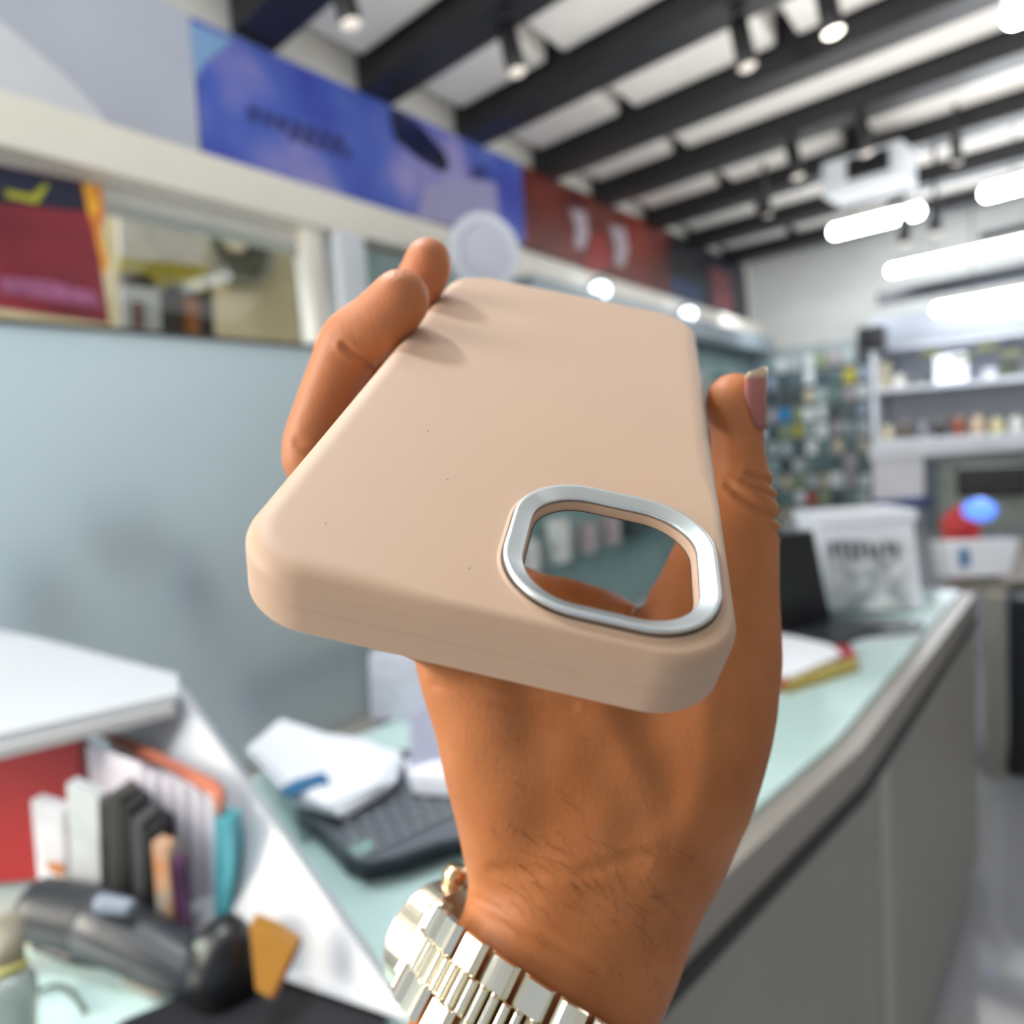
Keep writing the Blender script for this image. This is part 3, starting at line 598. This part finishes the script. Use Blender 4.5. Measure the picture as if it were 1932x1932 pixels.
bt = thing('glass_bottle', S(20, 1925, .40), 'small clear bottle with grey cap at the bottom left corner', 'bottle')
gm = bpy.data.materials.new('bottle_glass'); gm.use_nodes = True; g = gm.node_tree.nodes['Principled BSDF']; g.inputs['Base Color'].default_value = lin('aab0ac'); g.inputs['Transmission Weight'].default_value = .6; g.inputs['Roughness'].default_value = .12
tube('bottle_body', gm, [S(22, 1990, .40), S(22, 1960, .40), S(22, 1880, .40), S(22, 1850, .40), S(22, 1835, .40)], [.017, .019, .019, .0175, .012], bt, n=24)
tube('bottle_cap', mat('cap_grey', '8e8878', .5, var=.15, scale=60), [S(14, 1832, .405), S(13, 1740, .42), S(12, 1730, .42)], [.013, .013, .009], bt, n=20)
tube('yellow_collar', mat('yellow_collar', 'a9a45c', .4), [S(18, 1836, .403), S(17, 1820, .404)], .014, bt, n=20)
o = tube('cable_loop', mat('grey_cable', '4c5550', .4), [onz(50+i*14, 1892-34*math.sin(min(1.5, i*.22)) + max(0, i-3)**2*2.4-10, CZ+.006) for i in range(9)], .0022, n=10)
tag(o, 'thin grey cable loop on the mint glass beside the bottle', 'cable')

# ------------------------------------------------------------------ the phone case
rv = Vector((-0.97209, 0.05671, -0.2251)); Mr = Matrix.Rotation(rv.length, 3, rv.normalized())
Tc = Vector((0.00771, 0.02814, -0.16612))
def toworld(c): return P0 + R*c.x + U*c.y - F*c.z            # camera axes (right, up, back) -> world
def CP(u, v, n): return toworld(Mr @ Vector((u/1000, v/1000, n/1000)) + Tc)   # millimetres on the case -> world
def cdir(u, v, n): c = Mr @ Vector((u, v, n)); return (R*c.x+U*c.y-F*c.z)
def rrect(x0, x1, y0, y1, r, n=14):
    pts = []
    for cx_, cy_, a0 in ((x1-r, y1-r, 0), (x0+r, y1-r, 90), (x0+r, y0+r, 180), (x1-r, y0+r, 270)):
        for k in range(n+1):
            a = math.radians(a0+90*k/n); pts.append((cx_+r*math.cos(a), cy_+r*math.sin(a)))
    return pts
def rloop(x0, x1, y0, y1, r, inset, n=14):
    p = rrect(x0+inset, x1-inset, y0+inset, y1-inset, max(.5, r-inset), n); res = []
    for k in range(4):                                       # extra points along the straight sides
        c = p[k*(n+1):(k+1)*(n+1)]; res += c; q = p[((k+1)*(n+1)) % len(p)]
        for j in range(1, 12): t = j/12; res.append((c[-1][0]+(q[0]-c[-1][0])*t, c[-1][1]+(q[1]-c[-1][1])*t))
    return res
W2, L2, RC = 39.2, 79.0, 13.5
HX0, HX1, HY0, HY1, HR = 1.0, 36.3, -75.5, -39.8, 13.0
M_case = mat('blush_silicone', 'c1a086', .55, var=.015, scale=30, spec=.35)
nt = M_case.node_tree; nt.nodes['Principled BSDF'].inputs['Sheen Weight'].default_value = .15
case = thing('phone_case', CP(0, 0, -6), 'empty blush beige phone case held by the hand, silver ring around its camera hole', 'phone case')
prof = []
for i in range(9):
    a = math.pi/2*i/8; prof.append((4.4*(1-math.sin(a)), -3.2*(1-math.cos(a))))
prof = [(7.0, 0), (4.7, 0)]+prof+[(0, -6.2), (.12, -6.35), (.12, -6.45), (0, -6.6), (0, -10.9), (.35, -11.6), (1.0, -11.9), (1.8, -11.7), (2.0, -11.0), (2.0, -3.6), (3.2, -2.2), (5.2, -2.0)]
bm = bmesh.new()
def addloop(pts, n): return [bm.verts.new(CP(x, y, n)) for x, y in pts]
def bridge(a, b):
    N = len(a)
    for k in range(N): bm.faces.new((a[k], a[(k+1) % N], b[(k+1) % N], b[k]))
def edges_of(lp):
    N = len(lp); res = []
    for k in range(N):
        e = bm.edges.get((lp[k], lp[(k+1) % N])) or bm.edges.new((lp[k], lp[(k+1) % N])); res.append(e)
    return res
def shell_loop(i, n):
    base = rloop(-W2, W2, -L2, L2, RC, 0, 18)
    if n < -3.3 or i == 0: return rloop(-W2, W2, -L2, L2, RC, i, 18)
    A_, B_ = rloop(-W2, W2, -L2, L2, RC, i, 18), rloop(-W2, W2, -L2, L2, RC, i*.56, 18)
    res = []
    for (bx, by), a, b in zip(base, A_, B_):
        dx_, dy_ = max(0, -4-bx), max(0, by+34)
        k = min(1, math.hypot(dx_, dy_)/16); k = k*k*(3-2*k)
        res.append((b[0]+(a[0]-b[0])*k, b[1]+(a[1]-b[1])*k))
    return res
loops = [addloop(shell_loop(i, n), n) for i, n in prof[1:]]
for a, b in zip(loops, loops[1:]): bridge(a, b)
# hole: raised lip, wall, underside
hp = [(-.75, 0), (-.6, .05), (-.35, .22), (-.15, .3), (.0, .3), (.12, -.3), (3.3, -.3), (3.55, -.6), (3.55, -1.9), (3.9, -2.0)]
hl = [addloop(rloop(HX0, HX1, HY0, HY1, HR, i, 18), n) for i, n in hp]
for a, b in zip(hl, hl[1:]): bridge(a, b)
r1 = bmesh.ops.triangle_fill(bm, use_beauty=True, use_dissolve=False, edges=edges_of(loops[0])+edges_of(hl[0]))
r2 = bmesh.ops.triangle_fill(bm, use_beauty=True, use_dissolve=False, edges=edges_of(loops[-1])+edges_of(hl[-1]))
bmesh.ops.recalc_face_normals(bm, faces=bm.faces)
for f in bm.faces: f.smooth = True
org_ = wloc(case)
for v in bm.verts: v.co -= org_
me = bpy.data.meshes.new('case_shell'); bm.to_mesh(me); bm.free(); me.materials.append(M_case)
cs = bpy.data.objects.new('case_shell', me); COL.objects.link(cs); cs.parent = case
wn = cs.modifiers.new('wn', 'WEIGHTED_NORMAL'); wn.keep_sharp = True
def ringmesh(name, prof, m, parent):
    vs, fs = [], []; N = None
    for i, n in prof:
        pts = rloop(HX0, HX1, HY0, HY1, HR, i, 18); N = len(pts); vs += [CP(x, y, n) for x, y in pts]
    P = len(prof)
    for j in range(P):
        for k in range(N): fs.append((j*N+k, j*N+(k+1) % N, ((j+1) % P)*N+(k+1) % N, ((j+1) % P)*N+k))
    o = mesh(name, vs, fs, m, parent, smooth=True); md = o.modifiers.new('wn', 'WEIGHTED_NORMAL'); md.keep_sharp = True; md.weight = 100
    return o
M_ring = mat('anodised_silver', 'dfe8ee', .3, metal=1, var=.03, scale=60)
ringmesh('camera_ring', [(.2, -.2), (.2, 1.15), (.3, 1.4), (.55, 1.55), (.95, 1.5), (1.15, 1.38), (3.2, .55), (3.35, .35), (3.35, -.2)], M_ring, case)
M_speck = mat('speck', '4a2d22', .6)
sv_, sf_ = [], []
for u, v, nn in ((-12, -46, .0), (-3, -69, .0), (-27, -66, 0), (-20, -30, 0)):      # tiny dust specks on the face
    a, b = disc(CP(u, v, nn-.02), cdir(0, 0, 1), .00001, .00013, .00008, 8); o_ = len(sv_); sv_ += a; sf_ += [tuple(q+o_ for q in f) for f in b]
mesh('dust_speck', sv_, sf_, M_speck, case)['kind'] = 'stuff'

# ------------------------------------------------------------------ the hand and forearm
def cpt(px, py, d): return Vector(((px-CC)/FPX*d, -(py-CC)/FPX*d, -d))     # camera axes, metres
def ico(sub=2):
    b = bmesh.new(); bmesh.ops.create_icosphere(b, subdivisions=sub, radius=1)
    v = np.array([x.co[:] for x in b.verts]); f = [tuple(y.index for y in x.verts) for x in b.faces]; b.free(); return v, f
IV, IF = ico(3)
hv, hf = [], []
nv = 0
def chain(pts, k=1.0, step=.45):
    """pts: (px, py, depth_m, radius_px[, depth ratio])"""
    global nv
    P = [(np.array(cpt(p[0], p[1], p[2])), p[3]*p[2]/FPX, (p[4] if len(p) > 4 else k)) for p in pts]
    # Catmull-Rom through the points
    Q = [P[0]]+P+[P[-1]]
    out = []
    for i in range(1, len(Q)-2):
        a, b, c, d = Q[i-1], Q[i], Q[i+1], Q[i+2]
        L = np.linalg.norm(c[0]-b[0]); n = max(2, int(L/(step*min(b[1], c[1]))*1.6))
        for t in np.linspace(0, 1, n, endpoint=False):
            cr = lambda x, y, z, w_: .5*((2*y)+(-x+z)*t+(2*x-5*y+4*z-w_)*t*t+(-x+3*y-3*z+w_)*t**3)
            out.append((cr(a[0], b[0], c[0], d[0]), cr(a[1], b[1], c[1], d[1]), b[2]+(c[2]-b[2])*t))
    out.append(P[-1])
    for c, r, kk in out:
        hv.append(IV*np.array([r, r, r*kk])+c); hf.extend([(f[0]+nv, f[1]+nv, f[2]+nv) for f in IF]); nv += len(IV)
# forearm + wrist
chain([(880, 2300, .160, 262, .72), (935, 2110, .170, 232, .7), (1018, 1900, .182, 216, .68), (1075, 1780, .188, 212, .66), (1108, 1690, .192, 213, .64), (1128, 1590, .191, 232, .6)])
# palm: little-finger side, middle, thumb side
chain([(1030, 1640, .193, 150, .8), (985, 1500, .190, 140, .8), (950, 1380, .188, 132, .8), (915, 1270, .188, 128, .75), (880, 1180, .190, 112, .7)])
chain([(1120, 1640, .194, 200, .6), (1125, 1500, .189, 215, .55), (1115, 1380, .187, 205, .5), (1085, 1270, .187, 172, .5), (1010, 1200, .189, 120, .6)])
chain([(1215, 1600, .194, 160, .7), (1265, 1490, .190, 160, .75), (1300, 1380, .188, 156, .75), (1325, 1260, .187, 150, .72), (1352, 1130, .188, 117, .85), (1376, 1030, .189, 93, .9),
       (1400, 950, .1905, 66, 1.05), (1392, 875, .1915, 53, 1.1), (1390, 820, .192, 49, 1.05), (1385, 765, .192, 55, .95), (1386, 756, .192, 54, .95)])
# upper palm edge under the fingers (seen through the camera hole)
chain([(900, 1150, .197, 108, .7), (1000, 1175, .195, 100, .7), (1120, 1240, .193, 110, .6)])
# nearer finger, bent over the case edge
chain([(900, 1150, .195, 90), (770, 1030, .199, 68), (640, 915, .199, 62), (594, 864, .198, 62), (612, 770, .195, 56), (638, 700, .190, 56), (664, 648, .187, 62), (712, 612, .184, 61), (752, 570, .1815, 58), (757, 563, .181, 56)])
# farther finger behind it
chain([(900, 1120, .204, 85), (740, 960, .214, 55), (650, 810, .218, 52), (685, 690, .216, 48), (735, 610, .213, 46), (785, 545, .208, 48), (806, 505, .206, 47), (808, 493, .2055, 45)])
# two curled fingers hidden behind the case
chain([(880, 1170, .186, 85), (760, 1130, .180, 62), (660, 1060, .176, 56), (650, 985, .168, 52), (700, 940, .160, 48), (735, 930, .157, 46)])
chain([(870, 1210, .184, 75), (790, 1190, .170, 56), (720, 1130, .162, 52), (705, 1080, .154, 48), (740, 1040, .149, 46), (765, 1030, .147, 44)])
hm = bpy.data.meshes.new('hand_raw'); hm.from_pydata(np.concatenate(hv).tolist(), [], hf)
ho = bpy.data.objects.new('hand_raw', hm); COL.objects.link(ho)
md = ho.modifiers.new('r', 'REMESH'); md.mode = 'VOXEL'; md.voxel_size = .00085
dg = bpy.context.evaluated_depsgraph_get(); ev = ho.evaluated_get(dg)
me2 = bpy.data.meshes.new_from_object(ev); bpy.data.objects.remove(ho); bpy.data.meshes.remove(hm)
n = len(me2.vertices); co_ = np.empty(n*3); me2.vertices.foreach_get('co', co_); co_ = co_.reshape(-1, 3)
ne = len(me2.edges); ed = np.empty(ne*2, dtype=np.int64); me2.edges.foreach_get('vertices', ed); ed = ed.reshape(-1, 2)
deg = np.bincount(ed.ravel(), minlength=n)[:, None]
def lap(x):
    s = np.zeros_like(x)
    for c in range(x.shape[1]):
        s[:, c] = np.bincount(ed[:, 0], weights=x[ed[:, 1], c], minlength=n)+np.bincount(ed[:, 1], weights=x[ed[:, 0], c], minlength=n)
    return s/deg
pxx = CC+FPX*co_[:, 0]/-co_[:, 2]; pyy = CC-FPX*co_[:, 1]/-co_[:, 2]
# smooth the palm and arm a lot, the fingers gently
wgt = np.clip((pyy-1150)/200, 0, 1)[:, None]
wgt = np.maximum(wgt, np.clip((pxx-1300)/60, 0, 1)[:, None]*.5*np.clip((pyy-840)/80, 0, 1)[:, None])
for it in range(70):
    k = .6 if it < 14 else .6*wgt
    co_ = co_+(lap(co_)-co_)*k
pxx = CC+FPX*co_[:, 0]/-co_[:, 2]; pyy = CC-FPX*co_[:, 1]/-co_[:, 2]
me2.vertices.foreach_set('co', co_.ravel()); me2.update()
nr = np.empty(n*3); me2.vertices.foreach_get('normal', nr); nr = nr.reshape(-1, 3)
face_cam = nr[:, 2] > -.15
def crease(pl, amp, wd, both=False):
    global co_
    best = np.full(n, 1e9)
    for (x0, y0), (x1, y1) in zip(pl, pl[1:]):
        dx, dy = x1-x0, y1-y0; L2_ = dx*dx+dy*dy
        t = np.clip(((pxx-x0)*dx+(pyy-y0)*dy)/L2_, 0, 1)
        best = np.minimum(best, np.hypot(pxx-x0-t*dx, pyy-y0-t*dy))
    a = amp*(np.exp(-(best/wd)**2)-.35*np.exp(-((best-wd*2)/wd)**2))*face_cam
    co_ = co_-nr*a[:, None]
for pl, a, wd in [([(1372, 915), (1410, 940), (1450, 970), (1480, 985)], .0011, 6), ([(1385, 935), (1430, 965), (1475, 1010)], .0007, 5), ([(1410, 892), (1445, 905), (1480, 930)], .0008, 5), ([(1400, 905), (1440, 925), (1480, 950)], .0006, 4),
                  ([(648, 652), (672, 672), (708, 700)], .0008, 6), ([(1395, 778), (1402, 800), (1420, 822)], .0004, 5),
                  ([(560, 835), (585, 850), (610, 850)], .0004, 8), ([(1180, 1180), (1210, 1130), (1215, 1080)], .0012, 8), ([(1040, 1130), (1100, 1150), (1170, 1155)], .0007, 7),
                  ([(820, 1290), (960, 1330), (1080, 1330)], .0003, 9), ([(1140, 1340), (1230, 1500), (1250, 1640)], -.0006, 30), ([(1330, 1250), (1330, 1420), (1290, 1560)], -.0004, 28),
                  ([(900, 1700), (1010, 1760), (1130, 1830)], .0003, 10), ([(930, 1640), (1090, 1650), (1260, 1600)], .0003, 12)]:
    crease(pl, a, wd)
# wrist tendons and skin undulation
co_ += nr*(.00035*np.sin(pxx/34+pyy/90)*np.sin(pyy/70+pxx/200)*np.clip((pyy-1300)/100, 0, 1))[:, None]
wc = co_[:, 0:1]*np.array([[*R]])+co_[:, 1:2]*np.array([[*U]])-co_[:, 2:3]*np.array([[*F]])+np.array([[*P0]])
horg = Vector(wc.mean(axis=0)); horg.z = wc[:, 2].min()
me2.vertices.foreach_set('co', (wc-np.array([[*horg]])).ravel()); me2.update()
for p in me2.polygons: p.use_smooth = True
me2.name = 'hand'; me2.materials.clear()
# skin
ms = bpy.data.materials.new('skin'); ms.use_nodes = True; nt = ms.node_tree; b = nt.nodes['Principled BSDF']
tc = nt.nodes.new('ShaderNodeTexCoord')
def noise(s, d=3, r=.5):
    x = nt.nodes.new('ShaderNodeTexNoise'); x.inputs['Scale'].default_value = s; x.inputs['Detail'].default_value = d; x.inputs['Roughness'].default_value = r
    nt.links.new(tc.outputs['Object'], x.inputs['Vector']); return x
n1 = noise(38, 3); rp_ = nt.nodes.new('ShaderNodeValToRGB'); nt.links.new(n1.outputs['Fac'], rp_.inputs[0])
rp_.color_ramp.elements[0].position = .3; rp_.color_ramp.elements[1].position = .7
rp_.color_ramp.elements[0].color = lin('a66231'); rp_.color_ramp.elements[1].color = lin('bb7544')
n2 = noise(420, 2); rp2 = nt.nodes.new('ShaderNodeValToRGB'); nt.links.new(n2.outputs['Fac'], rp2.inputs[0])
rp2.color_ramp.elements[0].position = .66; rp2.color_ramp.elements[0].color = (0, 0, 0, 1); rp2.color_ramp.elements[1].position = .78; rp2.color_ramp.elements[1].color = (.35, .35, .35, 1)
mxc = nt.nodes.new('ShaderNodeMixRGB'); nt.links.new(rp2.outputs[0], mxc.inputs[0]); nt.links.new(rp_.outputs[0], mxc.inputs[1]); mxc.inputs[2].default_value = lin('8a4a2c')
# fingertips are pinker than the forearm
geo = nt.nodes.new('ShaderNodeSeparateXYZ'); nt.links.new(tc.outputs['Object'], geo.inputs[0])
mr = nt.nodes.new('ShaderNodeMapRange'); mr.inputs[1].default_value = .17; mr.inputs[2].default_value = .27; nt.links.new(geo.outputs[2], mr.inputs[0])
mxt = nt.nodes.new('ShaderNodeMixRGB'); nt.links.new(mr.outputs[0], mxt.inputs[0]); nt.links.new(mxc.outputs[0], mxt.inputs[1]); mxt.inputs[2].default_value = lin('c27a52')
nt.links.new(mxt.outputs[0], b.inputs['Base Color'])
b.inputs['Roughness'].default_value = .48; b.inputs['Subsurface Weight'].default_value = .12; b.inputs['Subsurface Radius'].default_value = (1, .3, .15); b.inputs['Subsurface Scale'].default_value = .003
b.inputs['Specular IOR Level'].default_value = .35
n3 = noise(900, 4, .6); bp = nt.nodes.new('ShaderNodeBump'); bp.inputs['Strength'].default_value = .35; bp.inputs['Distance'].default_value = .0005
nt.links.new(n3.outputs['Fac'], bp.inputs['Height']); nt.links.new(bp.outputs[0], b.inputs['Normal'])
me2.materials.append(ms)
hand = bpy.data.objects.new('hand', me2); COL.objects.link(hand); hand.location = horg
tag(hand, 'brown-skinned left hand and forearm holding the phone case, steel watch at the wrist', 'hand')
# thumb nail
vs, fs = [], []; NT, NS = 14, 12
zc = .192
for j in range(NT+1):
    t = j/NT; y = 812-t*114
    half = (.55+.45*min(1, t*2.2))*(1 if t < .86 else 1-.5*((t-.86)/.14)**2)
    for i in range(NS+1):
        s_ = i/NS*2-1; th = math.radians(36+56*half*s_)
        rr = 53.5+.6*(t > .8)-1.4*(1-t)
        cx_ = 1391+(t < .2)*0
        p = cpt(cx_+rr*math.cos(th), y+6*s_*s_*(1 if t > .8 else 0), zc)+Vector((0, 0, rr*math.sin(th)*zc/FPX))
        vs.append(toworld(p))
for j in range(NT):
    for i in range(NS): a = j*(NS+1)+i; fs.append((a, a+1, a+NS+2, a+NS+1))
M_nail = bpy.data.materials.new('nail'); M_nail.use_nodes = True; nt = M_nail.node_tree; b = nt.nodes['Principled BSDF']
tc = nt.nodes.new('ShaderNodeTexCoord'); sx = nt.nodes.new('ShaderNodeSeparateXYZ'); nt.links.new(tc.outputs['Generated'], sx.inputs[0])
r_ = nt.nodes.new('ShaderNodeValToRGB'); nt.links.new(sx.outputs[2], r_.inputs[0])
r_.color_ramp.elements[0].position = .0; r_.color_ramp.elements[0].color = lin('9a5a50'); r_.color_ramp.elements[1].position = .90; r_.color_ramp.elements[1].color = lin('e8cfae')
e = r_.color_ramp.elements.new(.80); e.color = lin('b5706a')
nt.links.new(r_.outputs[0], b.inputs['Base Color']); b.inputs['Roughness'].default_value = .28
no_ = mesh('thumbnail', vs, fs, M_nail, hand, smooth=True)
sd = no_.modifiers.new('s', 'SOLIDIFY'); sd.thickness = .0005; sd.offset = -1
# fine dark hairs on the back of the wrist
bv = BVHTree.FromPolygons([Vector(c) for c in wc], [tuple(p.vertices) for p in me2.polygons])
hvv, hff = [], []
rs = random.Random(21)
for i in range(95):
    x, y = rs.uniform(925, 1270), rs.gauss(1660, 110)
    if y > 1880 or y < 1380 or (y > 1700 and x < 900+(y-1700)*1.3): continue
    ang = math.radians(rs.gauss(38, 9)) if x < 1150 else math.radians(rs.gauss(62, 30))
    L = rs.uniform(22, 75); P = []
    cu = rs.uniform(-.15, .35)
    for t in (0, .33, .66, 1):
        xx = x+L*t*math.cos(ang+cu*t); yy = y+L*t*math.sin(ang+cu*t)
        h = bv.ray_cast(P0, ray(xx, yy).normalized())
        if h[0] is None: break
        P.append(h[0]+h[1]*(.00012+.0002*math.sin(t*3)))
    if len(P) < 4: continue
    v_, f_ = tubev(P, [.000034, .00003, .00002, .000008], 4, False); o_ = len(hvv); hvv += v_; hff += [tuple(q+o_ for q in f) for f in f_]
hr = mesh('arm_hair', hvv, hff, mat('dark_hair', '40241a', .6), hand); hr['kind'] = 'stuff'

# ------------------------------------------------------------------ the watch
la = Vector((.85, .527)); aa = Vector((-.527, .85))          # px directions: around the wrist / along the forearm
WD = .184; K = WD/FPX
Bc = (993, 1915)
def WPt(l, a, dz):                                            # l,a in px from the band centre, dz metres away from the camera
    x = Bc[0]+la.x*l+aa.x*a; y = Bc[1]+la.y*l+aa.y*a
    return toworld(cpt(x, y, WD)-Vector((0, 0, dz))+Vector((aa.x, -aa.y, 0))*(dz*.40)+Vector((0, 0, a*K*.40)))
watch = thing('wristwatch', WPt(0, 0, 0), 'polished steel wristwatch with a link bracelet on the wrist at the bottom', 'wristwatch')
EL, ED = 228, .0258
def ell(t, off=0): # off in metres outward
    l = math.cos(t)*(EL+off/K); z = -math.sin(t)*(ED+off)+.001
    return l, z
def link(name, t0, t1, a0, a1, th, m, rnd=.18):
    vs, fs = [], []; NS_ = 6
    prof_ = []
    for i in range(NS_+1):
        s_ = i/NS_; t = t0+(t1-t0)*s_
        e = min(s_, 1-s_)/rnd; h = th*(math.sqrt(max(0, 1-(1-min(1, e))**2))*.5+.5)
        prof_.append((t, h))
    for a, inset in ((a0, 0.35), (a0+(a1-a0)*.06, 0), (a1-(a1-a0)*.06, 0), (a1, .35)):
        for t, h in prof_:
            l, z = ell(t, h*(1-inset*.5)); vs.append(WPt(l, a, z))
        for t, h in reversed(prof_):
            l, z = ell(t, .0003); vs.append(WPt(l, a, z))
    M_ = 2*(NS_+1)
    for j in range(3):
        for k in range(M_): fs.append((j*M_+k, j*M_+(k+1) % M_, (j+1)*M_+(k+1) % M_, (j+1)*M_+k))
    fs += [tuple(range(M_-1, -1, -1)), tuple(range(3*M_, 4*M_))]
    return mesh(name, vs, fs, m, watch, smooth=False)
NL = 22; dT = 2*math.pi/NL
for k in range(NL):
    t0 = k*dT
    if 3.6 < (t0+dT/2) % (2*math.pi) < 4.4: continue     # the watch head sits here
    for a0, a1 in ((-76, -26), (26, 76)): link('outer_link', t0+.02, t0+dT-.02, a0, a1, .0028, M_silver)
    t1 = t0+dT*.5
    if t0 < 1.6 or t0 > 3.2: link('centre_link', t1+.012, t1+dT-.012, -27, 27, .0032, M_silver)
    else:
        for q in range(3): link('centre_link', t1+dT*q/3+.006, t1+dT*(q+1)/3-.006, -27, 27, .0031, M_silver, .45)
# head: case, bezel, crown
HT = math.pi+.85
hl_, hz_ = ell(HT, .001)
hc = WPt(hl_, 0, hz_)
hx = (WPt(*[(ell(HT, .01)[0]), 0, ell(HT, .01)[1]])-WPt(ell(HT, 0)[0], 0, ell(HT, 0)[1])).normalized()
ad = (WPt(0, 100, 0)-WPt(0, 0, 0)).normalized(); ad = (ad-hx*ad.dot(hx)).normalized()
mesh('watch_case', *disc(hc+hx*.000, hx, .0005, .0165, .007, 56), M_silver, watch, bevel=.0012, smooth=False)
mesh('bezel', *disc(hc+hx*.007, hx, .0130, .0158, .002, 56), M_steel2, watch, bevel=.0006)
mesh('dial', *disc(hc+hx*.007, hx, .0003, .0130, .0008, 56), mat('dial_dark', '2b2f31', .3), [o for o in watch.children if o.name.startswith('bezel')][0])
cd_ = (ad*.8-hx.cross(ad)*.6).normalized() if (hx.cross(ad)).dot(R) > 0 else (ad*.8+hx.cross(ad)*.6).normalized()
cd_ = (ad*.93+(hx.cross(ad) if hx.cross(ad).dot(R) > 0 else -hx.cross(ad))*.36).normalized()
cb = hc+hx*.004-cd_*.0140
tube('crown', mat('rose_steel', 'd9b793', .25, metal=1), [cb, cb-cd_*.002, cb-cd_*.0024, cb-cd_*.0066, cb-cd_*.0078], [.0021, .0021, .0038, .0038, .0026], watch, n=24)
mesh('crown_guard', *boxv(hc+hx*.004-ad*.0152, (.006, .011, .007), 0, (ad, hx.cross(ad), hx)), M_steel2, watch, bevel=.0012)
for s_ in (-1, 1):
    l_, z_ = ell(HT+s_*.40, .0014)
    box('end_link', M_silver, WPt(l_, 0, z_), (.0185, .0085, .0045), watch, ax=(ad, hx.cross(ad), hx), bevel=.0012)
